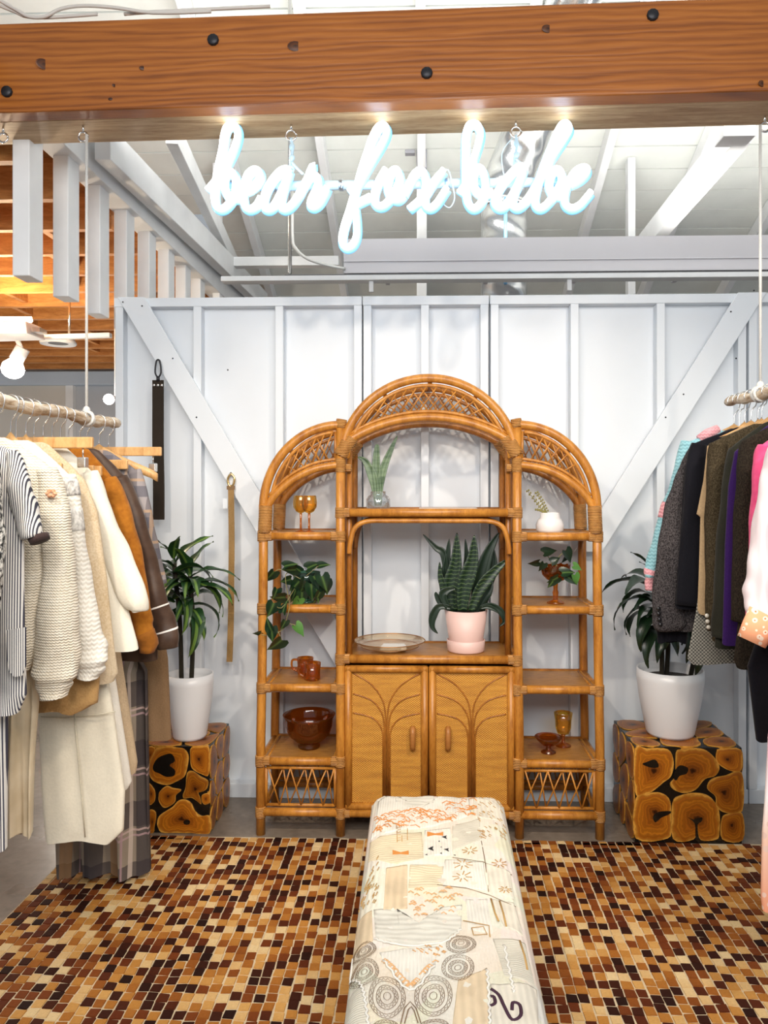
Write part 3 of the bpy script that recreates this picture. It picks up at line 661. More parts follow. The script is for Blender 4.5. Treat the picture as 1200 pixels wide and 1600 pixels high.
for k in range(40):
    pass
CL = plain('clamp_metal', (.5, .55, .6), .3, .9)
for px in (430, 535, 590, 700, 860):
    c = bl.lerp(br, (px-352)/(905-352)); G().tube([c-V((.008, 0, 0)), c+V((.008, 0, 0))], .022, 10).make('clamp', CL, sign)
eyep = [(455, 208), (806, 205)]
for px, py in eyep:
    a = at(px, py, 2.88); zt = 2.937
    g = G(); g.tube([(a.x, 2.88, zt+.01), (a.x, 2.88, zt-.022)], .004, 8); cz = zt-.042
    g.tube([(a.x+.02*math.cos(t*.3142), 2.88, cz+.02*math.sin(t*.3142)) for t in range(21)], .0042, 6); o = g.make('eye_bolt', METAL, None, origin=(a.x, 2.88, zt))
    tag(o, 'steel eye bolt in the beam above the %s end of the neon sign' % ('left' if px < 600 else 'right'), 'eye bolt', 'eye bolts under the beam')
    bz = bl.lerp(br, (px-352)/(905-352)).z
    g = G(); g.tube(sm([(a.x, 2.88, cz-.012), (a.x+.004, 2.885, lerp(cz, bz, .3)), (a.x-.006, 2.895, lerp(cz, bz, .6)), (a.x, 2.91, bz+.02)], 4), .006, 6)
    for k in range(3): g.sphere((a.x+.002, 2.885, lerp(cz-.02, bz+.02, .15+.3*k)), (.011, .011, .014), 8, 6)
    g.tube(sm([(a.x, 2.885, lerp(cz, bz, .55)), (a.x+.02, 2.88, lerp(cz, bz, .68)), (a.x+.045, 2.88, lerp(cz, bz, .82))], 3), .005, 6)
    g.make('suspension_cord', cloth('pale_blue_cord', (.55, .75, .88), bs=500), sign)
    if px > 600:
        G().tube(sm([(a.x-.01, 2.89, cz-.015), (a.x-.05, 2.9, cz-.07), (a.x-.04, 2.9, cz-.16), (a.x-.01, 2.9, bz+.03)], 4), .0025, 6).make('power_lead', BARM, sign)
c = at(700, 290, SY+.03); G().tube(sm([c+V((-.02, 0, .02)), c+V((-.03, 0, .05)), c+V((0, 0, .06)), c+V((.015, 0, .01)), c+V((.025, 0, -.05)), c+V((.005, 0, -.085)), c+V((-.02, 0, -.06)), c+V((0, 0, 0))], 4), .0028, 6).make('lead_loop', BARM, sign)
for i, (px, py) in enumerate(((5, 212), (130, 218), (1195, 186))):
    a = at(px, py, 2.87); g = G(); g.tube([(a.x, 2.87, 2.95), (a.x, 2.87, 2.915)], .004, 8); g.tube([(a.x+.018*math.cos(t*.3142), 2.87, 2.897+.018*math.sin(t*.3142)) for t in range(21)], .0042, 6)
    tag(g.make('eye_bolt', METAL, None, origin=(a.x, 2.87, 2.937)), ['steel eye bolt at the far left end of the beam', 'steel eye bolt holding the left rail rope', 'steel eye bolt holding the right rail rope'][i], 'eye bolt', 'eye bolts under the beam')
# cables on top of the beam
CAB = plain('pale_cable', (.60, .56, .52), .5)
for i, pts in enumerate(([(-20, -10), (25, 15), (45, 26), (70, 26), (95, 14), (130, 9), (180, 12), (240, 20), (330, 18)], [(-20, 2), (20, 18), (40, 26), (80, 27), (150, 22)], [(190, 22), (250, 18), (420, 10)])):
    zt = 3.262
    o = G().tube(sm([V((at(x, y, 2.74).x, 2.74+.012*i, max(zt+.004, at(x, y, 2.74+.012*i).z))) for x, y in pts], 4), .0065, 6).make('power_cable', CAB, None, origin=at(100, 20, 2.75))
    tag(o, ['pale cable arching over the beam top at the left', 'short pale cable lying on the beam at the left corner', 'thin pale cable lying along the beam top'][i], 'cable', 'cables on the beam')
# uplight trough behind the stud wall ------------------------------------------------
UY = 4.3
up = thing('uplight_fixture', 'long grey metal uplight trough hung under the white roof', 'light fixture', at(860, 400, UY))
GREYF = paint('grey_fixture_metal', (.62, .61, .64), .4, .04)
x0, x1 = at(537, 400, UY).x, 3.2; z1, z2, z3 = at(760, 374, UY).z, at(760, 405, UY).z, at(760, 424, UY).z
prof = [(-.03, z1), (.0, z2), (.0, z2-.006), (.012, z2-.006), (.012, z3), (.16, z3), (.16, z2), (.2, z1), (.19, z1), (.15, z2+.02), (.02, z2+.02), (-.02, z1)]
g = G(); g.prism([(x0, UY+a, z) for a, z in prof], (x1-x0, 0, 0)); g.make('housing', GREYF, up)
G().tube([(x0+.05, UY+.08, z2+.055), (x1-.05, UY+.08, z2+.055)], .018, 8).make('tube_lamp', glow('uplight_tube', (1, .98, .92), 95), up, label='lit fluorescent tube')
for px in (605, 760, 900, 1060):
    a = at(px, 430, UY); G().box((a.x-.012, UY+.05, z3-.05), (a.x+.012, UY+.09, z3)).make('hanger_clip', GREYF, up)
G().box((at(445, 430, UY).x, UY-.01, z3-.035), (x1, UY+.06, z3-.012)).make('slot_rail', plain('dark_rail', (.12, .12, .13), .4), up)
lamp_rail = thing('ceiling_track', 'thin white rail under the uplight trough', 'rail', at(760, 434, UY))
a = at(760, 438, UY); G().box((at(347, 434, UY).x, UY-.03, a.z), (3.2, UY+.05, a.z+.028)).make('rail', WHITE2, lamp_rail, bevel=.003)
for px in (580, 890):
    X = at(px, 440, UY).x; G().box((X-.012, UY, a.z-.06), (X+.012, UY+.02, a.z+.01)).make('bracket', WHITE2, lamp_rail)
cond = thing('conduit_pole', 'thin steel conduit hanging from the roof with a flexible cable', 'conduit', at(454, 430, UY))
X = at(453, 430, UY).x; G().tube([(X, UY, at(453, 428, UY).z), (X, UY, roofz(UY)-.16)], .011, 8).make('conduit', METAL, cond)
G().tube(sm([at(457, 300, UY-.02), at(457, 370, UY-.02), at(462, 388, UY-.02), at(480, 404, UY-.02), at(510, 414, UY-.02), at(540, 420, UY)], 5), .009, 8).make('flexible_cable', plain('flex_cable', (.62, .62, .6), .4, .4), cond)
# spiral duct ------------------------------------------------------------------
DM = NB('galvanised_duct'); sp = DM.sep(DM.co()); DM.bump(DM.math('SINE', DM.math('MULTIPLY', DM.math('ADD', sp[2], DM.math('MULTIPLY', sp[0], .35)), 46)), .5, .006)
DM.out(DM.ramp(DM.noise(DM.co(), 5, 3), [(.3, (.55, .56, .56)), (.7, (.78, .79, .79))]), .22, .95)
DY = 4.95; p0 = at(787, 430, DY); p1 = at(787, 318, DY)
duct = thing('spiral_duct', 'shiny galvanised spiral air duct with an elbow behind the neon sign', 'duct', p0)
rd = 36/F*DY
def seg(p, q, r, k=10):
    return [V(p).lerp(V(q), i/k) for i in range(k+1)]
e1 = p1+V((.12, -.12, .38)); e2 = e1+V((.22, -.55, .55))
path = seg(p0-V((0, 0, .3)), p1, rd, 8)[:-1]+sm([p1, p1+V((.02, -.02, .14)), e1, e2, e2+V((.1, -.5, .3))], 5)
G().tube(path, rd, 24).make('duct_pipe', DM.m, duct)
for q in (p1+V((0, 0, -.02)), ):
    G().lathe(q, [(rd, -.02), (rd*1.06, -.015), (rd*1.06, .015), (rd, .02)], 24).make('collar', METAL, duct)
G().tube([p0+V((-.005, -rd-.006, -.1)), p1+V((-.005, -rd-.006, -.02))], .012, 6).make('tape_strip', plain('blue_tape', (.25, .55, .9), .3), duct)
# lamps of the next bay -----------------------------------------------------------
o = thing('uplight_box', 'white box uplight lighting the orange joists on the left', 'light fixture', at(20, 512, 5.0))
a, b2 = at(-60, 503, 5.0), at(48, 523, 5.0)
G().hexa([(a.x, 4.95, b2.z), (b2.x, 4.95, b2.z), (b2.x, 5.2, b2.z), (a.x, 5.2, b2.z), (a.x, 4.97, a.z), (b2.x-.02, 4.97, a.z), (b2.x-.02, 5.18, a.z), (a.x, 5.18, a.z)]).make('housing', WHITE2, o, bevel=.006)
G().box((b2.x, 5.0, b2.z+.02), (b2.x+.06, 5.1, b2.z+.05)).make('end_cap', METAL, o)
G().tube([(a.x+.05, 5.08, a.z+.03), (b2.x-.04, 5.08, a.z+.03)], .02, 8).make('tube_lamp', glow('warm_tube', (1, .80, .5), 170), o)
o = thing('track_spotlight', 'white track rail with one lit spotlight head on the left', 'spotlight', at(60, 530, 5.3))
a, b2 = at(-60, 531, 5.3), at(173, 524, 5.3); G().bar(a, b2, .05, .03).make('rail', WHITE2, o)
G().tube([at(27, 531, 5.3), at(31, 540, 5.3), at(33, 546, 5.3)], .018, 8).make('stem', WHITE2, o)
G().tube([at(36, 544, 5.3), at(25, 563, 5.3)], [.05, .05], 12).make('lamp_head', WHITE2, o)
G().tube([at(26, 562, 5.3), at(21, 573, 5.3), at(20, 577, 5.27)], [.04, .075, .078], 14).make('lamp_reflector', glow('spot_glow', (1, .93, .85), 9), o)
a = at(109, 520, 5.3); G().tube([at(108, 525, 5.3), at(109, 462, 5.3)], .008, 6).make('drop_rod', METAL, o)
o = thing('ceiling_vent', 'round white ceiling air vent under the dark joists', 'vent', at(91, 536, 6.0))
a = at(91, 536, 6.0); G().lathe(a, [(.05, .01), (.08, -.006), (.135, -.012), (.14, .0), (.12, .04), (.0, .045)], 24).make('ring', WHITE2, o); G().lathe(a, [(0, -.004), (.085, -.004)], 20).make('grille', DARKM, o)
a = at(170, 624, 6.0); o = thing('globe_lamp', 'small bright globe lamp beside the left edge of the stud wall', 'lamp', a)
G().sphere(a, .042, 14, 10).make('bulb', glow('globe_glow', (1, .97, .92), 25), o); G().tube([a+V((0, .04, 0)), a+V((0, .12, .02))], .022, 8).make('holder', WHITE2, o); G().tube([a+V((0, .12, .02)), a+V((0, .12, 1.2))], .006, 6).make('drop_wire', WHITE2, o)
# ------------------------------------------------------------------ hanging rails
LX, LZ = -1.30, 1.81
RX_, RZ = 1.25, 1.895
BIRCH = NB('birch_branch'); bn = BIRCH.noise(BIRCH.co((9, 2, 9)), 5, 5, .65, .4); BIRCH.bump(bn, .6, .006)
BIRCH.out(BIRCH.ramp(bn, [(.3, (.20, .11, .05)), (.42, (.52, .38, .24)), (.6, (.80, .72, .60))]), .7)
for side, X, Z, Y1, pxr, lab in ((-1, LX, LZ, 3.14, 130, 'pale birch branch rail hung by white ropes on the left'), (1, RX_, RZ, 3.17, 1195, 'tan branch rail hung by a white rope on the right')):
    rail = thing('hanging_rail', lab, 'clothes rail', (X, 2.6, Z), 'branch clothes rails')
    n = 40; pts = [V((X+.006*math.sin(i*.7)+.003*math.sin(i*1.9), lerp(1.72, Y1, i/n), Z+.006*math.sin(i*.5+1))) for i in range(n+1)]
    G().tube(pts, [(.021+.0025*math.sin(i*1.3)+.002*math.sin(i*3.1))*(1 if side < 0 else .9)*(.85 if i in (0, n) else 1) for i in range(n+1)], 12).make('branch', BIRCH.m, rail)
    Yr = 2.86
    for q in (Yr, 1.80):
        G().tube([(X, q, Z+.025), (X, q, 2.90 if q == Yr else 3.2)], .0055, 8).make('rope', ROPE, rail)
        G().tube([(X+.027*math.cos(t*.42), q+.012*math.sin(t*.2), Z+.027*math.sin(t*.42)) for t in range(46)], .006, 6).make('rope_knot', ROPE, rail); G().sphere((X, q, Z+.032), (.014, .014, .016), 10, 8).make('rope_knot', ROPE, rail)
HW = wood('hanger_wood', (.50, .25, .08), (.72, .43, .18), (8, 8, 2), 4, .4, .05)
def wire_hook(g, X, Y, Z, drop):
    pts = [(X-.026*math.cos(a)*1., Y, Z+.026*math.sin(a)) for a in [-.3+k*.35 for k in range(11)]]
    pts += [(X+.018, Y, Z-.035), (X+.002, Y, Z-.055), (X, Y, Z-drop)]
    g.tube(sm(pts, 2), .0022, 6)
HN = 0
def hanger(Y, side, what, half=.21, bar=False, low=0, end=.218):
    X, Z = (LX, LZ) if side < 0 else (RX_, RZ)
    t = thing('wooden_hanger' if not bar else 'clip_hanger', 'wooden hanger holding the '+what if not bar else 'wooden bar hanger with metal clips holding the '+what, 'hanger', (X, Y, Z-.1), 'hangers on the left rail' if side < 0 else 'hangers on the right rail')
    g = G(); wire_hook(g, X, Y, Z, .112+low); g.make('hook', METAL, t)
    if bar:
        G().box((X-half, Y-.008, Z-.135-low), (X+half, Y+.008, Z-.098-low)).make('bar', HW, t, bevel=.004)
        for s in (-1, 1):
            q = X+s*(half-.035); G().box((q-.014, Y-.014, Z-.20-low), (q+.014, Y+.014, Z-.165-low)).make('clip', METAL, t, bevel=.003)
            G().tube([(q, Y, Z-.166-low), (q, Y, Z-.134-low)], .0025, 6).make('clip_stem', METAL, t)
    else:
        rings = []
        for i in range(-10, 11):
            u = i/10; a = abs(u); x = X+u*half; z = Z-.114-(end-.114)*a**.85-(.006*a if a > .9 else 0); h = .021*(1-.35*a)+.003; y = Y; d = .0075
            rings.append([V((x, y-d, z-h)), V((x, y+d, z-h)), V((x, y+d, z+h*.8)), V((x, y, z+h)), V((x, y-d, z+h*.8))])
        G().loft(rings).make('arms', HW, t)
    return t
def garment(name, label, cat, Y, side, rows, mat, sleeve=None, th=.027, fold=.008, fk=7, bands=(), neck=True, hang=None, slmat=None, collar=None, seed=0, half=.21, group=None):
    X0, Z0 = (LX, LZ) if side < 0 else (RX_, RZ)
    W = []
    for r in rows:
        p = at(r[0], r[1], Y); hw = abs(p.x-X0); xl = at(r[2], r[1], Y).x if len(r) > 2 else X0-(p.x-X0)
        W.append((p.z, min(p.x, xl), max(p.x, xl)))
    zt = W[0][0]
    if neck:
        W = [(Z0-.118, X0-.055, X0+.055), (Z0-.126, X0-.075, X0+.075)]+[(lerp(Z0-.126, zt, .55), X0-.07-.6*(X0-W[0][1]-.07), X0+.07+.6*(W[0][2]-X0-.07))]+W
    W.sort(key=lambda q: -q[0])
    t = thing(name, label, cat, (X0, Y, W[-1][0]), group or ('garments on the left rail' if side < 0 else 'garments on the right rail'))
    tabL = sorted([(q[0], q[1]) for q in W]); tabR = sorted([(q[0], q[2]) for q in W])
    z1, z0 = W[0][0], W[-1][0]; N = 46; zs = sorted(set([z1-(z1-z0)*(i/N) for i in range(N+1)]+[q[0] for q in W]), reverse=True)
    rings = []; nn = 56; ph = seed*1.7
    for z in zs:
        a, b = interp(tabL, z), interp(tabR, z); c = (a+b)/2; hw = (b-a)/2; u = (z1-z)/(z1-z0); tk = th*min(1, .35+u*4)
        row = []
        for j in range(nn):
            ang = 2*math.pi*j/nn; cx, sy = math.cos(ang), math.sin(ang)
            x = c+hw*math.copysign(abs(cx)**.85, cx); xr = (x-c)/max(hw, .05)
            f = fold*min(1, u*1.6)*(math.sin(xr*fk+ph+.8*math.sin(z*4))+.5*math.sin(xr*fk*2.3+ph*2+z*3))
            row.append(V((x, Y+tk*math.copysign(abs(sy)**.7, sy)+f, z+.006*math.sin(ang*3+ph)*(u > .97))))
        rings.append(row)
    body = G().loft(rings, True, False).make('body', mat, t)
    if sleeve:
        base = [(at(xo, py, Y), at(xi, py, Y)) for xo, xi, py in sleeve]
        for mir in (0, 1):
            C = []; Rr = []
            for a, b in base:
                c = (a+b)/2; r = abs(a.x-b.x)/2
                if mir: c.x = 2*X0-c.x
                C.append(V((c.x, Y-.006, c.z))); Rr.append(r)
            CC = sm([V((c.x, r, c.z)) for c, r in zip(C, Rr)], 7)
            path = [V((c.x, Y-.006+.006*math.sin(i*.55+ph), c.z)) for i, c in enumerate(CC)]; rad = [max(.004, c.y)*(1+.035*math.sin(i*1.1+ph)*(i > 4)) for i, c in enumerate(CC)]
            g = G(); rr = []; ns = 22
            for i, (p, r) in enumerate(zip(path, rad)):
                tn = (path[min(i+1, len(path)-1)]-path[max(i-1, 0)]).normalized(); sd = V((tn.z, 0, -tn.x)); sd = sd if sd.x > 0 else -sd
                ry = min(r*1.0, th*1.3); fo = min(1, i/12)
                rr.append([p+sd*(r*math.cos(2*math.pi*j/ns))+V((0, 1, 0))*(ry*math.sin(2*math.pi*j/ns)*(1+.10*fo*math.sin(3*2*math.pi*j/ns+i*.25+ph))) for j in range(ns)])
            s = g.loft(rr, True, True).make('sleeve', slmat or mat, t)
            if not mir or True:
                for (y0, y1, bm_, ex) in bands:
                    za, zb = at(600, y0, Y).z, at(600, y1, Y).z
                    # bands measured in photo rows at this garment's distance
                    xo = sleeve[len(sleeve)//2][0]; za, zb = at(xo, y0, Y).z, at(xo, y1, Y).z
                    idx = [i for i, p in enumerate(path) if zb <= p.z <= za]
                    def lin(z):
                        for i in range(len(path)-1):
                            if path[i].z >= z >= path[i+1].z:
                                k = (path[i].z-z)/max(1e-6, path[i].z-path[i+1].z); return [rr[i][j].lerp(rr[i+1][j], k) for j in range(ns)], path[i].lerp(path[i+1], k)
                        return rr[-1], path[-1]
                    M = 5; ring2 = []
                    for k in range(M+1):
                        rg, cc = lin(lerp(za, zb, k/M)); ring2.append([cc+(v-cc)*1.0+(v-cc).normalized()*ex for v in rg])
                    G().loft(ring2).make('sleeve_band', bm_, t)
    if hang is not False: hanger(Y, side, hang or label.split(' with ')[0].split(' hanging')[0], min(half, max(.08, (W[3][2]-W[3][1])/2-.022) if neck else half-.05), end=(Z0-W[3][0]+.018) if neck else .25)
    return t
# fabrics -----------------------------------------------------------------------
def stripe_mat(name, c1, c2, f, axis=0, duty=.55, src='Object'):
    b = NB(name); xyz = b.sep(b.co((1, 1, 1), src)); s = b.math('FRACT', b.math('MULTIPLY', xyz[axis], f))
    k = b.math('GREATER_THAN', s, duty); b.bump(b.noise(b.co(), 200, 2), .2, .003); return b.out(b.mix(k, c1, c2), .85, spec=.2)
def plaid_mat(name, base, lines, px=.10, pz=.10):
    b = NB(name); x, y, z = b.sep(b.co()); col = base
    for ax, per, off, w, c, a in lines:
        s = b.math('FRACT', b.math('ADD', b.math('DIVIDE', (x, y, z)[ax], per), off)); k = b.math('MULTIPLY', b.math('LESS_THAN', s, w), a); col = b.mix(k, col, c)
    b.bump(b.noise(b.co(), 220, 2), .2, .003); return b.out(col, .85, spec=.2)
def check_mat(name, c1, c2, f):
    b = NB(name); ck = b.n('TexChecker', Vector=b.co((1, .0, 1)), Color1=c1, Color2=c2, Scale=f).outputs[0]; b.bump(b.noise(b.co(), 300, 2), .3, .003); return b.out(b.mix(.25, ck, b.mix(b.noise(b.co(), 150, 2), c1, c2)), .85, spec=.2)
def tweed(name, c1, c2, f=260):
    b = NB(name); n = b.noise(b.co((1, 1, .6)), f, 2, .7); b.bump(n, .4, .003); return b.out(b.ramp(n, [(.4, c1), (.62, c2)]), .9, spec=.15)
STR = stripe_mat('navy_ticking', (.72, .70, .66), (.06, .06, .085), 185)
STRD = stripe_mat('navy_ticking_bias', (.70, .68, .64), (.05, .05, .07), 170)
CREAM = knit('cream_knit', (.82, .76, .64), (.66, .57, .43), 110, 120); WKNIT = knit('white_knit', (.84, .81, .74), (.72, .67, .58), 80, 70, .6)
OAT = cloth('oatmeal_wool', (.66, .54, .38), (.50, .37, .22), bs=160); IVORY = cloth('ivory_cotton', (.82, .78, .67), bs=120, var=.04, bump=.15); FELT = cloth('tan_felt', (.50, .30, .12), (.40, .22, .08), bs=160)
IVOR2 = cloth('cream_twill', (.80, .74, .60), bs=120, var=.04, bump=.15); WHC = cloth('white_cotton', (.84, .80, .72), var=.05)
RUST = cloth('rust_suede', (.42, .155, .014), (.27, .085, .007), bs=60); BRS = cloth('brown_satin', (.075, .043, .028), (.045, .024, .016), rough=.42, bs=30, bump=.25)
TAUPE = cloth('taupe_twill', (.26, .16, .085), (.20, .12, .06)); TANS = cloth('tan_cotton', (.56, .42, .27)); SATIN = cloth('champagne_satin', (.74, .63, .46), (.56, .45, .29), rough=.28, bs=14, bump=.35, sheen=0)
TART = plaid_mat('tartan_wool', (.30, .25, .195), [(0, .19, .1, .33, (.050, .043, .048), .8), (2, .235, .2, .42, (.055, .045, .050), .75), (0, .19, .62, .22, (.34, .19, .085), .7), (2, .235, .27, .035, (.60, .45, .42), .7), (2, .235, .36, .035, (.50, .34, .36), .7), (0, .19, .22, .05, (.62, .52, .45), .7), (0, .19, .32, .03, (.42, .28, .30), .8)])
PLD = plaid_mat('plaid_flannel', (.20, .18, .19), [(0, .10, .1, .35, (.40, .36, .36), .7), (2, .12, .2, .35, (.10, .10, .13), .7), (2, .12, .7, .09, (.50, .33, .20), .7), (0, .10, .6, .1, (.48, .33, .22), .7)])
TWD = tweed('grey_tweed', (.016, .014, .015), (.085, .075, .078)); BLACK = cloth('black_wool', (.004, .004, .008), bs=200, sheen=.05); OLIVE = tweed('olive_wool', (.026, .019, .010), (.070, .053, .030)); DOLV = cloth('dark_olive_wool', (.017, .017, .011), sheen=.05)
PURP = cloth('purple_velvet', (.028, .005, .085), sheen=.05); DBRN = tweed('dark_brown_wool', (.010, .007, .005), (.028, .021, .014)); PINK = cloth('hot_pink_cotton', (.80, .10, .25), (.60, .05, .17), bs=30); TANV = cloth('camel_wool', (.46, .32, .18), bs=180)
HOUND = check_mat('houndstooth', (.03, .03, .03), (.34, .33, .29), 150); BLUK = knit('sky_blue_knit', (.30, .56, .63), (.18, .40, .47), 80, 70, .6); PNKK = knit('pink_knit', (.80, .40, .44), (.62, .26, .30), 80, 70, .6)
SHR = NB('sheer_blush'); SHR.bump(SHR.math('SINE', SHR.math('ADD', SHR.math('MULTIPLY', SHR.sep(SHR.co())[0], 190), SHR.math('MULTIPLY', SHR.noise(SHR.co((1, 1, .3)), 8, 3), 6))), .5, .005)
SHR.out((.80, .70, .73), .7, spec=.2, Alpha=.93)
def floral(name, base, c2, c3, sc=48):
    b = NB(name); v = b.n('TexVoronoi', Vector=b.co(), Scale=sc); d = v.outputs['Distance']; n = b.noise(b.co(), 30, 2)
    k1 = b.math('LESS_THAN', b.math('ADD', d, b.math('MULTIPLY', n, .25)), .46); k2 = b.math('LESS_THAN', d, .13); return b.out(b.mix(k2, b.mix(k1, base, c2), c3), .8, spec=.2)
FLOR = floral('peach_floral', (.80, .36, .20), (.82, .66, .52), (.50, .18, .07))
OMB = NB('ombre_floral'); oz = OMB.sep(OMB.co())[2]; ov = OMB.n('TexVoronoi', Vector=OMB.co(), Scale=32).outputs['Distance']
OMB.out(OMB.mix(OMB.math('MULTIPLY', OMB.math('LESS_THAN', ov, .3), OMB.math('LESS_THAN', oz, .28)), OMB.ramp(OMB.math('MULTIPLY', oz, 1.4), [(0, (.74, .30, .17)), (.28, (.80, .52, .40)), (.45, (.80, .76, .76)), (.8, (.76, .36, .46))]), (.72, .50, .42)), .8)
BWT = tweed('black_white_boucle', (.02, .02, .02), (.75, .73, .68), 120)
# left rail, from near to far ---------------------------------------------------------
garment('boucle_jacket', 'black and white boucle jacket at the left edge, nearest on the rail', 'jacket', 1.88, -1, [(-10, 705), (2, 780), (3, 900), (-5, 1000), (-8, 1060)], BWT, [(-6, -40, 705), (4, -40, 770), (8, -40, 850), (2, -40, 920)], hang='black and white boucle jacket')
t = garment('striped_jacket', 'navy and white striped short-sleeved jacket with a round patch pocket', 'jacket', 2.0, -1, [(26, 706), (31, 760), (36, 850), (38, 1000), (41, 1085), (30, 1112)], STR, [(30, 10, 706), (48, 15, 750), (60, 21, 795), (70, 38, 840)], slmat=STRD, fold=.006, hang='navy striped jacket')
a = at(26, 1020, 2.0-.045)
G().prism([at(x, y, 1.948) for x, y in ((10, 985), (40, 980), (40, 1040), (34, 1056), (22, 1058), (14, 1048), (11, 1030))], (0, .004, 0)).make('pocket', STRD, t)
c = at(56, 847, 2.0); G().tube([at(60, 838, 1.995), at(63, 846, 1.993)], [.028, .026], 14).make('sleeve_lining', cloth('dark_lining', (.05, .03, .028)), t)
garment('striped_dress', 'long navy and white pinstriped dress reaching below the striped jacket', 'dress', 2.08, -1, [(12, 716), (10, 900), (11, 1150), (9, 1326)], STR, hang='long pinstriped dress')
t = garment('cable_cardigan', 'chunky cream knit cardigan with balloon sleeves and a peach knitted flower', 'cardigan', 2.2, -1, [(82, 733), (84, 800), (74, 900), (60, 1010), (46, 1046)], CREAM, [(90, 58, 733), (110, 64, 800), (117, 70, 880), (125, 60, 980), (124, 52, 1040), (114, 57, 1065), (109, 66, 1088)], th=.038, fold=.010, hang='chunky cream cardigan')
PCH = knit('peach_yarn', (.78, .42, .25), (.60, .25, .12)); c = at(80, 771, 2.145)
for i in range(6): G().sphere(c+V((.011*math.cos(i*1.05), 0, .008*math.sin(i*1.05))), (.007, .006, .006), 8, 6).make('knitted_flower', PCH, t)
t = garment('fair_isle_sweater', 'white sweater with grey flecked shoulders behind the cream cardigan', 'sweater', 2.33, -1, [(110, 745), (114, 800), (114, 1000), (110, 1058)], WKNIT, [(119, 94, 742), (132, 102, 820), (143, 108, 900), (160, 112, 985), (170, 112, 1020), (166, 116, 1040), (157, 122, 1058)], th=.034, bands=[(752, 775, tweed('grey_fleck', (.32, .31, .30), (.78, .76, .72), 70), .002), (795, 830, tweed('grey_fleck_pale', (.45, .43, .40), (.80, .78, .74), 60), .002)], hang='white fair isle sweater')
garment('satin_trousers', 'shiny champagne satin trousers hanging low on the left', 'trousers', 2.262, -1, [(58, 800, 2), (62, 1100, 13), (56, 1200, 12), (52, 1304, 14)], SATIN, neck=False, hang=False, fk=5, fold=.014, th=.02)
hanger(2.25, -1, 'champagne satin trousers', .15, True, .09)
garment('felt_skirt', 'short tan felt skirt with a curved hem under the cream cardigan', 'skirt', 2.36, -1, [(122, 800, 30), (150, 1000, 36), (155, 1060, 36), (152, 1098, 38), (120, 1112, 50)], FELT, neck=False, hang=False, fold=.004); hanger(2.36, -1, 'short tan felt skirt', .15, True, .09)
garment('oatmeal_coat', 'oatmeal wool coat between the white sweater and ivory jacket', 'coat', 2.42, -1, [(132, 750), (152, 800), (166, 900), (178, 1010), (184, 1052), (178, 1064)], OAT, hang='oatmeal wool coat')
t = garment('a_line_skirt', 'long cream A-line skirt with a front seam in the middle of the left rail', 'skirt', 2.47, -1, [(132, 790, 44), (165, 1040, 54), (178, 1110, 60), (196, 1235, 66), (194, 1296, 71), (175, 1313, 74)], IVOR2, neck=False, hang=False, fold=.004, fk=4)
G().tube([at(x, y, 2.431) for x, y in ((116, 1115), (122, 1180), (128, 1250), (133, 1308))], .0025, 6).make('seam', cloth('seam_thread', (.66, .60, .46)), t); G().tube([at(x, y, 2.432) for x, y in ((64, 1120), (100, 1122), (150, 1117), (180, 1112))], .0022, 6).make('seam', cloth('waist_seam', (.66, .60, .46)), t)
hanger(2.47, -1, 'long cream A-line skirt', .20, True)
t = garment('ivory_jacket', 'ivory cotton jacket with wide open sleeves', 'jacket', 2.53, -1, [(148, 742), (162, 800), (186, 900), (214, 1002), (216, 1014)], IVORY, [(154, 128, 738), (176, 140, 800), (206, 160, 870), (234, 192, 938), (229, 204, 955)], fold=.006, hang='ivory cotton jacket')
garment('white_skirt', 'white cotton skirt showing behind the cream A-line skirt', 'skirt', 2.59, -1, [(150, 790, 62), (178, 1050, 80), (205, 1222, 80), (200, 1231, 80)], WHC, neck=False, hang=False, fold=.005); hanger(2.59, -1, 'white cotton skirt', .15, True, .09)
garment('tan_skirt', 'tan cotton skirt behind the white skirt', 'skirt', 2.65, -1, [(160, 800, 70), (188, 1020, 90), (214, 1192, 92), (212, 1206, 92)], TANS, neck=False, hang=False, fold=.006); hanger(2.65, -1, 'tan cotton skirt', .15, True, .09)
garment('suede_jacket', 'rust orange suede jacket with ribbed cuffs', 'jacket', 2.71, -1, [(178, 750), (192, 800), (206, 900), (216, 985), (216, 1000)], RUST, [(183, 158, 748), (206, 170, 800), (223, 184, 870), (237, 200, 950), (240, 208, 980), (247, 216, 1000), (243, 220, 1018)], bands=[(988, 1018, cloth('rust_rib', (.34, .12, .015), bs=90), .002)], hang='rust suede jacket')
PIP = plain('white_piping', (.78, .74, .70), .6)
garment('satin_robe', 'dark brown satin robe with white piping on the cuffs', 'robe', 2.80, -1, [(196, 746), (218, 800), (232, 900), (246, 1005), (246, 1030)], BRS, [(200, 178, 745), (227, 192, 810), (247, 208, 880), (265, 226, 945), (279, 240, 985), (281, 246, 1012)], bands=[(947, 949.5, PIP, .002), (984, 986.5, PIP, .002)], hang='dark brown satin robe')
garment('plaid_shirt', 'grey and tan plaid flannel shirt at the far end of the left rail', 'shirt', 2.90, -1, [(216, 737), (230, 790), (238, 900), (242, 960)], PLD, [(221, 200, 735), (238, 214, 800), (249, 222, 860), (263, 238, 914)], hang=False)
hanger(2.97, -1, 'plaid flannel shirt', .235)
garment('tartan_skirt', 'long grey and brown tartan skirt reaching the rug', 'skirt', 2.93, -1, [(190, 780, 96), (200, 1000, 92), (229, 1050, 90), (232, 1200, 92), (232, 1364, 96)], TART, neck=False, hang=False, fold=.028, fk=9, th=.04); hanger(2.86, -1, 'long tartan skirt', .16, True, .06)
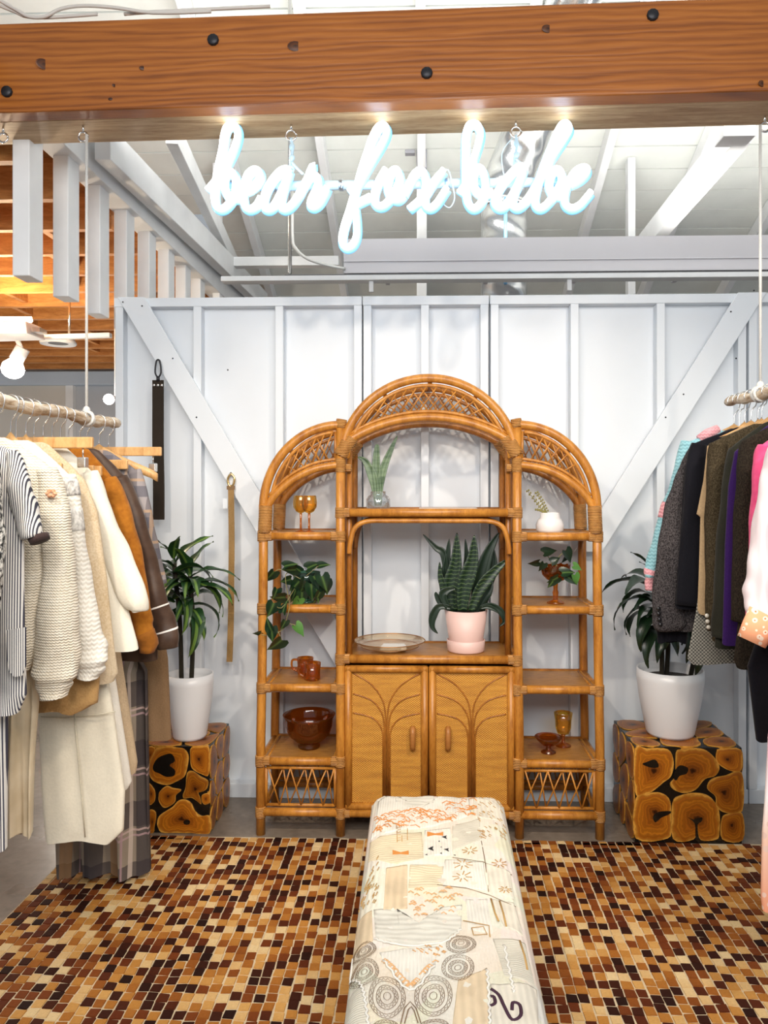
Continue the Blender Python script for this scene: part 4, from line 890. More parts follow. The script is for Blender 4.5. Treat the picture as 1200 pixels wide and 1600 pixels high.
garment('taupe_trousers', 'taupe brown trousers clipped to a bar hanger by the potted plant', 'trousers', 3.06, -1, [(222, 776, 130), (240, 900, 130), (262, 1030, 130), (267, 1154, 130)], TAUPE, neck=False, hang=False, fold=.008, th=.025); hanger(3.06, -1, 'taupe brown trousers', .22, True)
# right rail, from far to near -----------------------------------------------------------
t = garment('blue_sweater', 'sky blue and pink knitted sweater farthest along the right rail', 'sweater', 3.10, 1, [(1066, 694), (1062, 760), (1060, 850), (1058, 925)], BLUK, [(1063, 1088, 691), (1048, 1074, 750), (1031, 1056, 800), (1017, 1042, 850), (1006, 1026, 893), (1008, 1021, 905), (1008, 1019, 923)], bands=[(788, 811, PNKK, .002), (890, 922, PNKK, .003)], hang='sky blue and pink sweater')
G().tube([at(1092, 686, 3.1), at(1106, 678, 3.1), at(1122, 670, 3.1)], [.016, .022, .018], 14, True, (V((0, 1, 0)), 1.1)).make('collar', PNKK, t)
garment('black_trousers', 'short black trousers showing under the grey tweed blazer', 'trousers', 3.05, 1, [(1075, 780, 1160), (1036, 950, 1120), (1026, 985, 1075), (1027, 1003, 1072)], BLACK, neck=False, hang=False, th=.016, fold=.004); hanger(3.05, 1, 'short black trousers', .14, True, .10)
t = garment('tweed_blazer', 'grey tweed blazer with black cuff buttons', 'blazer', 3.0, 1, [(1075, 706), (1066, 760), (1060, 860), (1056, 984)], TWD, [(1076, 1104, 703), (1053, 1094, 750), (1037, 1086, 800), (1023, 1078, 880), (1018, 1072, 960), (1021, 1070, 985)], fold=.004, th=.02, hang='grey tweed blazer')
BTN = plain('black_button', (.01, .01, .012), .25)
for q in ((1029, 951), (1029.5, 959), (1030.5, 968), (1032, 976)):
    G().sphere(at(q[0], q[1], 2.966), (.009, .006, .009), 10, 6).make('button', BTN, t)
garment('black_blazer', 'black wool blazer beside the grey tweed blazer', 'blazer', 2.94, 1, [(1079, 695), (1069, 735), (1062, 850), (1054, 944), (1056, 949)], BLACK, [(1079, 1104, 694), (1069, 1100, 740), (1063, 1096, 850), (1054, 1092, 945)], hang='black wool blazer', fold=.003, th=.018)
t = garment('houndstooth_jacket', 'black and white houndstooth jacket hem under the camel vest', 'jacket', 2.88, 1, [(1110, 760), (1096, 890), (1086, 960), (1073, 1028), (1080, 1036)], HOUND, neck=False, hang='houndstooth jacket', fold=.004, th=.016)
garment('camel_vest', 'camel wool sleeveless vest with a pale edge', 'vest', 2.85, 1, [(1105, 697), (1099, 750), (1090, 795), (1088, 803), (1094, 808), (1091, 900), (1089, 953), (1092, 958)], TANV, hang='camel wool vest', fold=.004, th=.016)
t = garment('olive_jacket', 'olive brown wool jacket with pearl cuff buttons', 'jacket', 2.79, 1, [(1107, 694), (1114, 760), (1116, 900), (1112, 1000)], OLIVE, [(1108, 1136, 693), (1103, 1134, 740), (1101, 1132, 820), (1101, 1130, 900), (1104, 1128, 985)], fold=.005, hang='olive brown jacket')
for q in ((1104.5, 962), (1105.5, 971), (1107, 980)): G().sphere(at(q[0], q[1], 2.75), (.008, .006, .008), 10, 6).make('button', plain('pearl_button', (.55, .52, .46), .2), t)
garment('dark_olive_coat', 'dark olive wool coat between the olive jacket and purple dress', 'coat', 2.66, 1, [(1138, 703), (1130, 780), (1124, 900), (1116, 1010)], DOLV, [(1138, 1164, 702), (1127, 1156, 760), (1119, 1148, 850), (1113, 1144, 940), (1111, 1140, 995)], fold=.005, hang='dark olive coat')
garment('purple_dress', 'deep purple velvet dress between dark coats', 'dress', 2.59, 1, [(1148, 706), (1138, 760), (1132, 850), (1128, 980), (1127, 1005)], PURP, hang='purple velvet dress')
garment('brown_blazer', 'very dark brown wool blazer beside the hot pink shirt', 'blazer', 2.51, 1, [(1159, 690), (1158, 800), (1154, 960), (1146, 1030), (1150, 1042)], DBRN, [(1158, 1192, 690), (1150, 1188, 730), (1146, 1184, 820), (1141, 1180, 958), (1143, 1178, 967)], fold=.004, hang='very dark brown blazer')
garment('wide_trousers', 'black wide-leg trousers at the right edge', 'trousers', 2.43, 1, [(1192, 800), (1180, 1000), (1166, 1040), (1172, 1090), (1180, 1155)], BLACK, neck=False, hang=False, th=.03); hanger(2.43, 1, 'black wide-leg trousers', .14, True, .10)
garment('pink_shirt', 'hot pink cotton shirt beside the sheer blouse', 'shirt', 2.36, 1, [(1184, 700), (1182, 800), (1180, 900), (1176, 985)], PINK, [(1182, 1220, 698), (1174, 1212, 740), (1171, 1206, 820), (1168, 1202, 900), (1165, 1198, 970)], hang='hot pink cotton shirt')
t = garment('sheer_blouse', 'sheer blush blouse with a peach floral cuff at the right edge', 'blouse', 2.26, 1, [(1206, 694), (1206, 800), (1204, 900), (1200, 985)], SHR.m, [(1204, 1246, 692), (1187, 1242, 750), (1175, 1236, 830), (1165, 1230, 900), (1161, 1224, 940), (1168, 1216, 966)], hang='sheer blush blouse', th=.04)
G().tube([at(1196, 960, 2.215), at(1184, 982, 2.215), at(1174, 1003, 2.215)], [.050, .047, .043], 16, True, (V((0, 1, 0)), .6)).make('cuff', FLOR, t, label='peach floral cuff')
garment('ombre_dress', 'long pink to orange ombre floral dress at the right edge', 'dress', 2.17, 1, [(1228, 705), (1216, 800), (1210, 1000), (1196, 1150), (1192, 1250), (1189, 1300), (1188, 1400), (1190, 1420)], OMB.m, hang='long ombre floral dress', fold=.014)
# belts hanging on the stud wall ----------------------------------------------------------
def belt(name, label, pts, w, mat, Y, parts):
    a = at(pts[0][0], pts[0][1], Y); t = thing(name, label, 'belt', a)
    P = sm([at(x, y, Y) for x, y in pts], 5); rings = [[p+V((-w/2, -.003, 0)), p+V((w/2, -.003, 0)), p+V((w/2, .003, 0)), p+V((-w/2, .003, 0))] for p in P]
    G().loft(rings).make('strap', mat, t, smooth=False); parts(t); return t
def bk1(t):
    G().tube(sm([at(x, y, 3.69) for x, y in ((246.5, 590), (242.5, 582), (244, 566), (247, 562), (250, 566), (251.5, 582), (247.5, 590))], 4), .0045, 6).make('clip', DARKM, t); G().tube([at(247, 588, 3.69), at(247, 596, 3.69)], .009, 8).make('swivel', DARKM, t)
    p = at(247, 562, 3.69); G().tube([p+V((0, .03, 0)), p], .003, 6).make('nail', METAL, t)
    for k in (240.5, 246.5, 252.5): G().lathe((0, 0, 0), [(0, .003), (.006, .002), (.007, 0)], 10).make('stud', METAL, t, origin=(0, 0, 0)).location = at(k, 602, 3.683)-wo(t)
    for o in t.children:
        if o.name.startswith('stud'): o.rotation_euler = (math.pi/2, 0, 0)
belt('wide_belt', 'wide black canvas belt with three metal studs hanging on the wall', [(247, 594), (247, 640), (247, 700), (248, 760), (248, 812)], .056, cloth('black_canvas', (.028, .020, .014), bs=300), 3.69, bk1)
def bk2(t):
    G().tube(sm([at(x, y, 3.70) for x, y in ((360, 741), (356, 748), (357, 757), (361, 760), (365, 756), (366, 747), (362, 741))], 4, True), .0055, 8).make('buckle', plain('brass', (.70, .50, .22), .25, 1), t); G().box(at(355, 765, 3.705), at(366.5, 759, 3.695)).make('keeper', plain('brown_leather', (.20, .11, .04), .5), t)
    p = at(360, 738, 3.70); G().tube([p+V((0, .04, 0)), p], .003, 6).make('nail', METAL, t); a = at(352, 785, 3.715); G().box((a.x-.012, 3.714, a.z-.03), (a.x+.012, 3.716, a.z+.02)).make('price_tag', WHITE, t)
belt('tan_belt', 'narrow tan leather belt with a brass ring buckle hanging on the wall', [(361, 758), (361.5, 800), (362, 850), (361.5, 900), (361, 960), (359.5, 1010), (358.5, 1034)], .029, cloth('tan_leather', (.33, .20, .075), (.26, .15, .05), rough=.5), 3.70, bk2)
# ------------------------------------------------------------------ log-slice stools
RESIN = plain('black_resin', (.006, .005, .004), .15)
SLM = NB('log_slice'); sc_ = SLM.co(); ra = SLM.n('Attribute', {'attribute_name': 'ring'}).outputs['Fac']; rnd = SLM.n('ObjectInfo').outputs['Random']
rn = SLM.math('ADD', ra, SLM.math('MULTIPLY', SLM.math('SUBTRACT', SLM.noise(sc_, 22, 4), .5), .42)); ring = SLM.math('SINE', SLM.math('MULTIPLY', rn, 46))
cr = SLM.ramp(rn, [(.0, (.012, .004, .001)), (.08, (.04, .010, .002)), (.16, (.17, .045, .004)), (.45, (.32, .092, .006)), (.72, (.42, .138, .009)), (.86, (.32, .092, .007)), (.93, (.50, .20, .022)), (1, (.58, .28, .045))])
cr = SLM.mix(.5, cr, SLM.mix(1., cr, SLM.ramp(ring, [(.1, .60), (.9, 1.15)]), 'MULTIPLY')); SLM.bump(ring, .08, .002)
SLM.out(SLM.mix(1., cr, SLM.ramp(rnd, [(0, .75), (1, 1.2)]), 'MULTIPLY'), .3, spec=.3)
def clip(poly, p, n):
    out = []
    for i in range(len(poly)):
        a, b = poly[i], poly[(i+1) % len(poly)]; da, db = (a-p).dot(n), (b-p).dot(n)
        if da <= 0: out.append(a)
        if da*db < 0: out.append(a.lerp(b, da/(da-db)))
    return out
def slices(parent, O, U, Vv, w, h, seeds, nrm, hollow=()):
    seeds = [V((a, b, 0)) for a, b in seeds]
    for i, s in enumerate(seeds):
        poly = [V((0, 0, 0)), V((w, 0, 0)), V((w, h, 0)), V((0, h, 0))]
        for j, q in enumerate(seeds):
            if i != j: poly = clip(poly, (s+q)/2, (q-s).normalized())
            if len(poly) < 3: break
        if len(poly) < 3: continue
        c = sum(poly, V((0, 0, 0)))/len(poly)
        for _ in range(2):                          # round the corners that do not lie on the block's edges
            np_ = []
            for k in range(len(poly)):
                a, b = poly[k], poly[(k+1) % len(poly)]; np_ += [a.lerp(b, .25), a.lerp(b, .75)]
            poly = np_
        poly = [c+(p-c)*(.93+.06*math.sin(k*.9+i*2.3)*(.4+.6*math.sin(i*1.7)**2)) for k, p in enumerate(poly)]
        g = G(); Wp = [O+U*p.x+Vv*p.y for p in poly]; n = len(Wp); cc = O+U*s.x+Vv*s.y
        cc = cc.lerp(O+U*c.x+Vv*c.y, .7); mid = [cc.lerp(p, .55) for p in Wp]
        g.add([p-nrm*.012 for p in Wp]+[p+nrm*.002 for p in Wp]+[p+nrm*.0035 for p in mid]+[cc+nrm*.0035],
              [(k, (k+1) % n, n+(k+1) % n, n+k) for k in range(n)]+[(n+k, n+(k+1) % n, 2*n+(k+1) % n, 2*n+k) for k in range(n)]+[(2*n+k, 2*n+(k+1) % n, 3*n) for k in range(n)])
        o = g.make('log_slice', SLM.m, parent, origin=cc, smooth=False)
        at_ = o.data.attributes.new('ring', 'FLOAT', 'POINT')
        for k in range(3*n+1): at_.data[k].value = 1. if k < 2*n else (.55 if k < 3*n else 0.)
        if i in hollow:
            rr = .055; pts = [cc+U*(rr*(1+.25*math.sin(k*1.7))*math.cos(k*.5236))+Vv*(rr*.9*(1+.2*math.sin(k*2.3+1))*math.sin(k*.5236)) for k in range(12)]
            G().prism([p+nrm*.0045 for p in pts], -nrm*.004).make('hollow', RESIN, parent)
def one_slice(parent, pts, nrm, heart=None, hollow=None):
    P = sm(pts, 4, True); n = len(P); c = sum(P, V((0, 0, 0)))/n
    if heart is not None: c = heart
    fr = (1., 1., .8, .6, .4, .2); g = G(); vs = []
    for k, f in enumerate(fr): vs += [c.lerp(p, f)+nrm*(-.012 if k == 0 else (.002 if k == 1 else .0035)) for p in P]
    vs.append(c+nrm*.0035); fs = []
    for k in range(len(fr)-1): fs += [(k*n+j, k*n+(j+1) % n, (k+1)*n+(j+1) % n, (k+1)*n+j) for j in range(n)]
    m = (len(fr)-1)*n; fs += [(m+j, m+(j+1) % n, len(vs)-1) for j in range(n)]
    g.add(vs, fs); o = g.make('log_slice', SLM.m, parent, origin=c, smooth=False); A = o.data.attributes.new('ring', 'FLOAT', 'POINT')
    for i in range(len(vs)): A.data[i].value = fr[i//n] if i < len(vs)-1 else 0
    if hollow: G().prism([p+nrm*.0045 for p in sm(hollow, 3, True)], -nrm*.004).make('hollow', RESIN, parent)
def stool(label, x0, x1, yf, yb, h, fronts, extra=()):
    t = thing('log_slice_stool', label, 'stool', ((x0+x1)/2, (yf+yb)/2, 0), 'log slice stools')
    G().box((x0+.003, yf+.003, 0), (x1-.003, yb-.003, h-.002)).make('resin_block', RESIN, t, bevel=.004)
    for pl, hol in fronts:
        q = lambda p: V((min(x1-.001, max(x0+.001, at(p[0], p[1], yf).x)), yf, min(h-.001, max(.003, at(p[0], p[1], yf).z))))
        one_slice(t, [q(p) for p in pl], V((0, -1, 0)), None, [q(p) for p in hol] if hol else None)
    if extra: slices(t, V((x0, yf, 0)), V((1, 0, 0)), V((0, 0, 1)), extra[0], h, extra[1], V((0, -1, 0)))
    def rs(w, hh, n, m): return [((i+.5+random.uniform(-.3, .3))*w/n, (j+.5+random.uniform(-.3, .3))*hh/m) for i in range(n) for j in range(m)]
    d = yb-yf
    slices(t, V((x0, yb, 0)), V((0, -1, 0)), V((0, 0, 1)), d, h, rs(d, h, 3, 3), V((-1, 0, 0))); slices(t, V((x1, yf, 0)), V((0, 1, 0)), V((0, 0, 1)), d, h, rs(d, h, 3, 3), V((1, 0, 0)))
    slices(t, V((x0, yf, h)), V((1, 0, 0)), V((0, 1, 0)), x1-x0, d, rs(x1-x0, d, 3, 3), V((0, 0, 1)))
    return t
K8 = lambda l: [(225+x/8, 1120+y/8) for x, y in l]
K3 = lambda l: [(920+x/2.757, 820+y/2.757) for x, y in l]
yl = 3.345; xl1 = at(328, 1240, yl).x; xl0 = xl1-.44; hl = at(300, 1166, yl).z; xc = at(231, 1240, yl).x-xl0
stool('cube stool of resin-set log slices left of the shelf, under the clothes', xl0, xl1, yl, 3.69, hl, [(K8(p), K8(hq) if hq else None) for p, hq in (
    ([(48, 388), (140, 390), (110, 470), (70, 560), (48, 600)], None),
    ([(150, 400), (250, 375), (420, 385), (510, 410), (560, 500), (545, 620), (510, 740), (420, 800), (300, 850), (180, 830), (90, 770), (60, 660), (75, 560), (110, 480)], [(120, 600), (180, 510), (300, 460), (360, 470), (390, 550), (320, 600), (390, 660), (380, 730), (280, 745), (190, 700), (125, 670)]),
    ([(590, 385), (700, 378), (812, 384), (812, 715), (720, 715), (600, 640), (580, 500)], None), ([(540, 700), (610, 680), (700, 740), (800, 800), (790, 890), (740, 930), (680, 950), (700, 1010), (715, 1090), (660, 1050), (590, 1010), (505, 1020), (487, 975), (520, 880)], None),
    ([(725, 980), (800, 955), (828, 990), (828, 1070), (760, 1095), (725, 1055)], None), ([(200, 930), (280, 865), (360, 890), (465, 915), (400, 980), (390, 1060), (330, 1110), (250, 1135), (190, 1060), (185, 990)], None),
    ([(48, 840), (110, 880), (140, 950), (130, 1060), (50, 1090)], None), ([(60, 1180), (140, 1185), (150, 1280), (130, 1380), (120, 1485), (55, 1490)], None),
    ([(165, 1320), (200, 1230), (350, 1130), (430, 1050), (510, 1035), (590, 1080), (640, 1180), (720, 1240), (825, 1245), (828, 1490), (590, 1495), (470, 1480), (380, 1490), (230, 1480), (185, 1400)], [(500, 1300), (535, 1278), (575, 1295), (575, 1330), (535, 1345), (502, 1330)]))],
    (max(.05, xc), [(.06, .33), (.05, .19), (.07, .06)]))
yr = 3.30; xr0, xr1 = at(991.5, 1240, yr).x, at(1161, 1240, yr).x; hr = at(1075, 1167, yr).z
stool('cube stool of resin-set log slices right of the shelf', xr0, xr1, yr, 3.68, hr, [(K3(p), K3(hq) if hq else None) for p, hq in (
    ([(199, 968), (250, 963), (340, 967), (365, 1020), (355, 1080), (320, 1110), (270, 1150), (230, 1162), (199, 1150)], [(250, 1020), (285, 1010), (300, 1040), (270, 1045), (230, 1030)]),
    ([(375, 985), (400, 967), (480, 963), (530, 990), (562, 1040), (545, 1080), (500, 1095), (460, 1140), (410, 1155), (365, 1140), (350, 1115), (372, 1080)], [(370, 1060), (390, 1035), (425, 1045), (420, 1070), (390, 1080), (375, 1100), (362, 1085)]),
    ([(552, 975), (565, 967), (654, 968), (656, 1055), (620, 1062), (570, 1040), (548, 1010)], None), ([(510, 1135), (530, 1095), (590, 1080), (659, 1068), (661, 1232), (590, 1240), (550, 1215), (545, 1170)], None),
    ([(202, 1182), (250, 1158), (310, 1155), (350, 1190), (352, 1290), (340, 1350), (202, 1350)], [(275, 1255), (300, 1235), (350, 1232), (345, 1245), (310, 1260), (285, 1280)]),
    ([(360, 1200), (400, 1165), (460, 1155), (520, 1170), (560, 1230), (562, 1320), (550, 1355), (482, 1357), (466, 1310), (450, 1355), (362, 1352)], [(425, 1258), (450, 1268), (485, 1258), (485, 1275), (468, 1290), (468, 1340), (458, 1340), (455, 1285)]),
    ([(572, 1270), (600, 1245), (660, 1242), (663, 1357), (575, 1355)], None))])
# ------------------------------------------------------------------ planters and dracaenas
POTW = paint('white_planter_glaze', (.80, .81, .83), .3, .03, 3, 0); SOIL = cloth('soil', (.03, .02, .014), bs=60, bump=.9)
DLM = NB('dracaena_leaf'); lu = DLM.sep(DLM.co()); lay = DLM.math('ABSOLUTE', lu[1])
DLM.out(DLM.mix(DLM.math('LESS_THAN', DLM.math('ADD', lay, DLM.math('MULTIPLY', DLM.noise(DLM.co((3, 40, 3)), 3, 2), .006)), .0095), DLM.ramp(DLM.noise(DLM.co((2, 30, 2)), 4, 2), [(.3, (.008, .028, .008)), (.7, (.020, .065, .018))]), (.11, .20, .035)), .32)
DLD = NB('dracaena_leaf_dark'); DLD.out(DLD.ramp(DLD.noise(DLD.co((2, 30, 2)), 4, 2), [(.3, (.004, .014, .006)), (.7, (.012, .034, .013))]), .32)
def leaf_mesh(name, mat, L, W, curl, n=12, up=.5, twist=0, base=.3):
    g = G(); rings = []; p = V((0, 0, 0)); ang = up
    for i in range(n+1):
        u = i/n; w = W*(base+(1-base)*min(1, u*3.2))*(1-max(0, u-.35)/.65)**.8 if i < n else .0006
        tn = V((math.cos(ang), 0, math.sin(ang))); nr = V((-math.sin(ang), 0, math.cos(ang))); tw = twist*u; sd = V((0, math.cos(tw), 0))+nr*math.sin(tw)
        wav = .004*math.sin(u*14)
        rings.append([p-sd*w+nr*(w*.30+wav), p-sd*w*.5+nr*w*.08, p-nr*.0, p+sd*w*.5+nr*w*.08, p+sd*w+nr*(w*.30-wav)])
        p = p+tn*(L/n); ang -= curl/n
    g.loft(rings, False, False, closed=False); return g.mesh(name, mat)
def dracaena(label, grp, c, zt, stems, mat, nl, seed, potr, ph, keep=None):
    random.seed(seed); t = thing('potted_dracaena', label, 'potted plant', c, grp)
    prof = [(0, .0), (potr*.68, 0), (potr*.72, .012), (potr*.92, ph*.55), (potr, ph*.86), (potr*.985, ph), (potr*.94, ph), (potr*.93, ph*.9), (potr*.9, ph*.84), (0, ph*.84)]
    G().lathe(c, prof, 40).make('planter', POTW, t); G().lathe(c+V((0, 0, ph*.845)), [(0, .004), (potr*.895, 0)], 24).make('soil', SOIL, t)
    ms = [leaf_mesh('leaf', mat, L, W, cu, 12, up, tw) for L, W, cu, up, tw in ((.29, .040, 2.0, .75, .3), (.28, .040, 1.5, .5, -.4), (.31, .038, 2.6, .7, .5), (.21, .034, .8, 1.0, .2), (.28, .038, 2.6, .4, -.3))]
    for (bx, by, tx, ty, tz, n0) in stems:
        b = c+V((bx, by, ph*.84)); tp = c+V((tx, ty, tz)); G().tube(sm([b, b.lerp(tp, .5)+V((.01, 0, 0)), tp], 5), [.011]*11, 8).make('stem', cloth('dracaena_stem', (.03, .025, .016), bs=50), t)
        for i in range(n0):
            a = i*2.4+seed+random.uniform(-.3, .3); k = i/n0; z = tp.z-.02-.16*(1-k)+.06*k; m = ms[[4, 2, 0, 1, 3][min(4, int(k*5))]]
            o = inst('leaf', m, t, V((tp.x, tp.y, z)), (random.uniform(-.3, .3), random.uniform(-.15, .15)-.2*(k-.4), a), random.uniform(.78, 1.08))
            d = V((math.cos(a), math.sin(a), 0)); yl = tp.y+d.y*.26
            if yl > 3.70: o.rotation_euler.z = math.atan2(-abs(d.y)*.4, d.x)
    return t
cl = V((at(297, 1100, 3.46).x, 3.46, hl+.004))
dracaena('dracaena with light-striped leaves in a white planter on the left stool', 'potted dracaenas', cl, 0, [(-.04, 0, at(272, 960, 3.44).x-cl.x, -.02, at(272, 880, 3.46).z-cl.z, 15), (.0, .02, at(297, 960, 3.46).x-cl.x, 0, at(297, 900, 3.46).z-cl.z, 22)], DLM.m, 30, 3, .106, .295)
cr_ = V((at(1047, 1100, 3.47).x, 3.47, hr+.004))
dracaena('dark green dracaena in a white planter on the right stool', 'potted dracaenas', cr_, 0, [(-.04, -.01, at(1025, 960, 3.46).x-cr_.x, -.02, at(1025, 905, 3.46).z-cr_.z, 22), (-.01, .02, at(1040, 960, 3.5).x-cr_.x, .03, at(1035, 930, 3.47).z-cr_.z, 12), (.09, .0, at(1092, 960, 3.5).x-cr_.x, 0, at(1092, 930, 3.47).z-cr_.z, 10)], DLD.m, 30, 8, .148, .295)
random.seed(21)
# ------------------------------------------------------------------ things on the shelf unit
AMB = glassy('amber_glass', (.86, .43, .06)); AMBD = glassy('dark_amber_glass', (.62, .24, .03)); AMBY = glassy('yellow_amber_glass', (.96, .74, .22)); GRN = glassy('green_glass', (.27, .48, .38)); CLEAR = glassy('clear_glass', (.93, .95, .96), .18); SMOK = glassy('red_amber_glass', (.50, .09, .02)); IRID = NB('iridescent_white'); IRID.out((.78, .76, .76), .22, spec=.6)
def st(z): return z+.012
def onshelf(px, Y, z): p = at(px, 1000, Y); return V((p.x, Y, z))
def wine(px, Y, lab):
    c = onshelf(px, Y, st(Z1)); t = thing('wine_glass', lab, 'wine glass', c, 'amber wine glasses')
    G().lathe(c, [(.001, .0), (.027, .001), (.027, .003), (.006, .008), (.0045, .05), (.006, .085), (.004, .088)], 20).make('stem', AMB, t, label='red-amber stem and foot')
    G().lathe(c, [(.004, .086), (.022, .095), (.034, .115), (.036, .135), (.033, .16), (.031, .168), (.029, .168), (.031, .16), (.034, .135), (.032, .116), (.02, .098), (.003, .091)], 24).make('bowl', AMBY, t)
wine(470, 3.46, 'amber stemmed wine glass on the top left shelf, left one'); wine(483, 3.44, 'amber stemmed wine glass on the top left shelf, right one')
def mug(px, Y, lab, s=1, hd=-1):
    c = onshelf(px, Y, st(Z3)); t = thing('glass_mug', lab, 'mug', c, 'amber mugs')
    G().lathe(c, [(0, 0), (.034*s, 0), (.037*s, .006), (.036*s, .03), (.039*s, .078), (.036*s, .078), (.034*s, .03), (.034*s, .01), (0, .008)], 24).make('cup', AMB, t)
    G().tube(sm([c+V((hd*.036*s, 0, .068)), c+V((hd*.062, 0, .064)), c+V((hd*.062, 0, .03)), c+V((hd*.038, 0, .014))], 5), .0055, 8).make('handle', AMB, t)
mug(477, 3.55, 'amber glass mug at the back of the left shelf'); mug(488, 3.45, 'amber glass mug in front on the left shelf')
c = onshelf(483, 3.50, st(Z4)); t = thing('glass_bowl', 'large dark amber glass bowl on a low foot, bottom left shelf', 'bowl', c)
G().lathe(c, [(0, .0), (.05, .0), (.052, .012), (.042, .02), (.06, .03), (.095, .06), (.108, .10), (.112, .135), (.122, .152), (.118, .153), (.108, .136), (.103, .10), (.09, .062), (.05, .033), (0, .028)], 40).make('bowl', AMBD, t)
c = onshelf(857, 3.46, st(Z4)); t = thing('glass_compote', 'small dark amber compote dish, bottom right shelf', 'dish', c)
G().lathe(c, [(0, 0), (.034, 0), (.034, .004), (.012, .014), (.010, .028), (.03, .036), (.05, .055), (.063, .072), (.06, .073), (.046, .058), (.02, .042), (0, .04)], 28).make('dish', AMBD, t)
c = onshelf(880, 3.55, st(Z4)); t = thing('glass_goblet', 'tall textured amber goblet, bottom right shelf', 'goblet', c)
G().lathe(c, [(0, 0), (.036, 0), (.036, .004), (.008, .012), (.007, .045), (.012, .052), (.004, .052)], 24).make('stem', AMB, t); G().lathe(c, [(.004, .05), (.028, .06), (.036, .085), (.038, .12), (.043, .155), (.04, .155), (.035, .12), (.033, .086), (.025, .065), (0, .058)], 24).make('bowl', AMBY, t)
# compote planter with trailing leaves
def heart_mesh(name, mat, L=.06):
    g = G(); rings = []; n = 8
    prof = [.55, .92, 1.0, .95, .82, .62, .40, .18, .01]
    for i in range(n+1):
        u = i/n; w = L*.40*prof[i]; x = L*(u-.12 if i else -.06); z = -.25*L*u*u
        rings.append([V((x-(.10*L if i < 2 else 0), -w, z+w*.25)), V((x, -w*.5, z+w*.06)), V((x+(.08*L if i == 0 else 0), 0, z)), V((x, w*.5, z+w*.06)), V((x-(.10*L if i < 2 else 0), w, z+w*.25))])
    g.loft(rings, False, False, closed=False); return g.mesh(name, mat)
HLM = NB('philodendron_leaf'); hy = HLM.math('ABSOLUTE', HLM.sep(HLM.co())[1]); HLM.out(HLM.mix(HLM.ramp(hy, [(0, .5), (.005, .0)]), HLM.ramp(HLM.noise(HLM.co(), 25, 2), [(.3, (.005, .017, .009)), (.7, (.013, .040, .017))]), (.16, .28, .07)), .28)
HLD = NB('dark_vine_leaf'); HLD.out((.010, .024, .012), .3); HLL = NB('bright_vine_leaf'); HLL.out((.07, .19, .04), .35)
hm = heart_mesh('leaf', HLM.m); hd_ = heart_mesh('leaf', HLD.m); hb = heart_mesh('leaf', HLL.m)
VINE = plain('vine_stem', (.22, .20, .08), .6)
def leaf_at(t, me, px, py, Y, adeg, s=1., tilt=.9, roll=0):      # leaf whose blade faces the room, tip turned by adeg in the picture plane
    a = math.radians(adeg); p = at(px, py, Y)
    m = Matrix.Rotation(-a, 3, 'Y') @ Matrix.Rotation(tilt+roll, 3, 'X'); return inst('leaf', me, t, p, m, s)
c = onshelf(479, 3.47, st(Z2)); t = thing('potted_philodendron', 'trailing philodendron in a green glass goblet, left shelf', 'potted plant', c)
G().lathe(c, [(0, 0), (.046, .001), (.046, .004), (.02, .016), (.011, .026), (.010, .044), (.018, .052), (.045, .07), (.06, .10), (.064, .14), (.06, .14), (.056, .10), (.04, .075), (0, .062)], 28).make('goblet', GRN, t); G().lathe(c, [(0, .128), (.06, .125)], 20).make('soil', SOIL, t)
random.seed(4)
for px, py, ad, s in ((428, 893, 235, 1.05), (444, 885, 20, .9), (462, 890, 190, .9), (470, 893, 150, .9), (480, 888, 30, 1.0), (490, 900, 300, 1.0), (498, 884, 15, .75), (503, 900, 290, 1.05), (509, 908, 280, .95), (478, 905, 255, 1.15), (486, 912, 280, 1.15), (468, 908, 230, 1.0), (462, 920, 260, 1.0), (472, 925, 270, .95), (495, 920, 285, 1.0), (500, 925, 250, .9), (455, 905, 200, .8), (433, 920, 255, .8), (446, 933, 190, 1.1), (428, 942, 250, 1.05), (468, 935, 240, .9), (442, 957, 80, .8), (446, 970, 250, .7), (462, 977, 315, .9), (424, 985, 120, .9), (424, 982, 280, .9), (440, 1000, 225, 1.2), (408, 988, 200, .6)):
    leaf_at(t, hb if (px, py) in ((462, 977), (468, 935)) else hm, px, py, 3.40+random.uniform(-.03, .03)-(.105 if py > 940 else 0), ad, s*1.32, 1.0+random.uniform(-.35, .25))
for pts in ([(470, 905), (450, 895), (446, 905), (450, 930), (452, 950), (447, 970), (448, 975), (440, 985), (425, 992), (408, 992)], [(460, 920), (440, 950), (425, 940)], [(478, 900), (498, 884)], [(470, 905), (440, 890), (430, 893)], [(430, 978), (436, 990), (440, 1000)], [(448, 974), (455, 975), (462, 977)]):
    G().tube(sm([at(x, y, 3.40-(.105 if y > 940 else 0)) for x, y in pts], 4), .0018, 6).make('vine', VINE, t)
c = onshelf(868, 3.47, st(Z2)); t = thing('potted_vine', 'dark-leaved vine in a scalloped amber pedestal dish, right shelf', 'potted plant', c)
G().lathe(c, [(0, 0), (.04, .001), (.038, .006), (.014, .014), (.011, .022), (.014, .05), (.010, .062), (.012, .095), (.016, .10)], 20).make('pedestal', AMB, t)
g = G(); n = 36
for pr in ([(.012, .098), (.04, .108), (.06, .13), (.066, .16), (.068, .175)], [(.068, .175), (.063, .172), (.055, .135), (.03, .115), (.001, .11)]):
    g.loft([[c+V((r*(1+.02*math.cos(12*2*math.pi*j/n))*math.cos(2*math.pi*j/n), r*(1+.02*math.cos(12*2*math.pi*j/n))*math.sin(2*math.pi*j/n), z+(.004*math.cos(12*2*math.pi*j/n) if z > .165 else 0))) for j in range(n)] for r, z in pr], False, False)
g.make('scalloped_dish', AMBD, t); G().lathe(c, [(0, .155), (.06, .15)], 20).make('soil', SOIL, t)
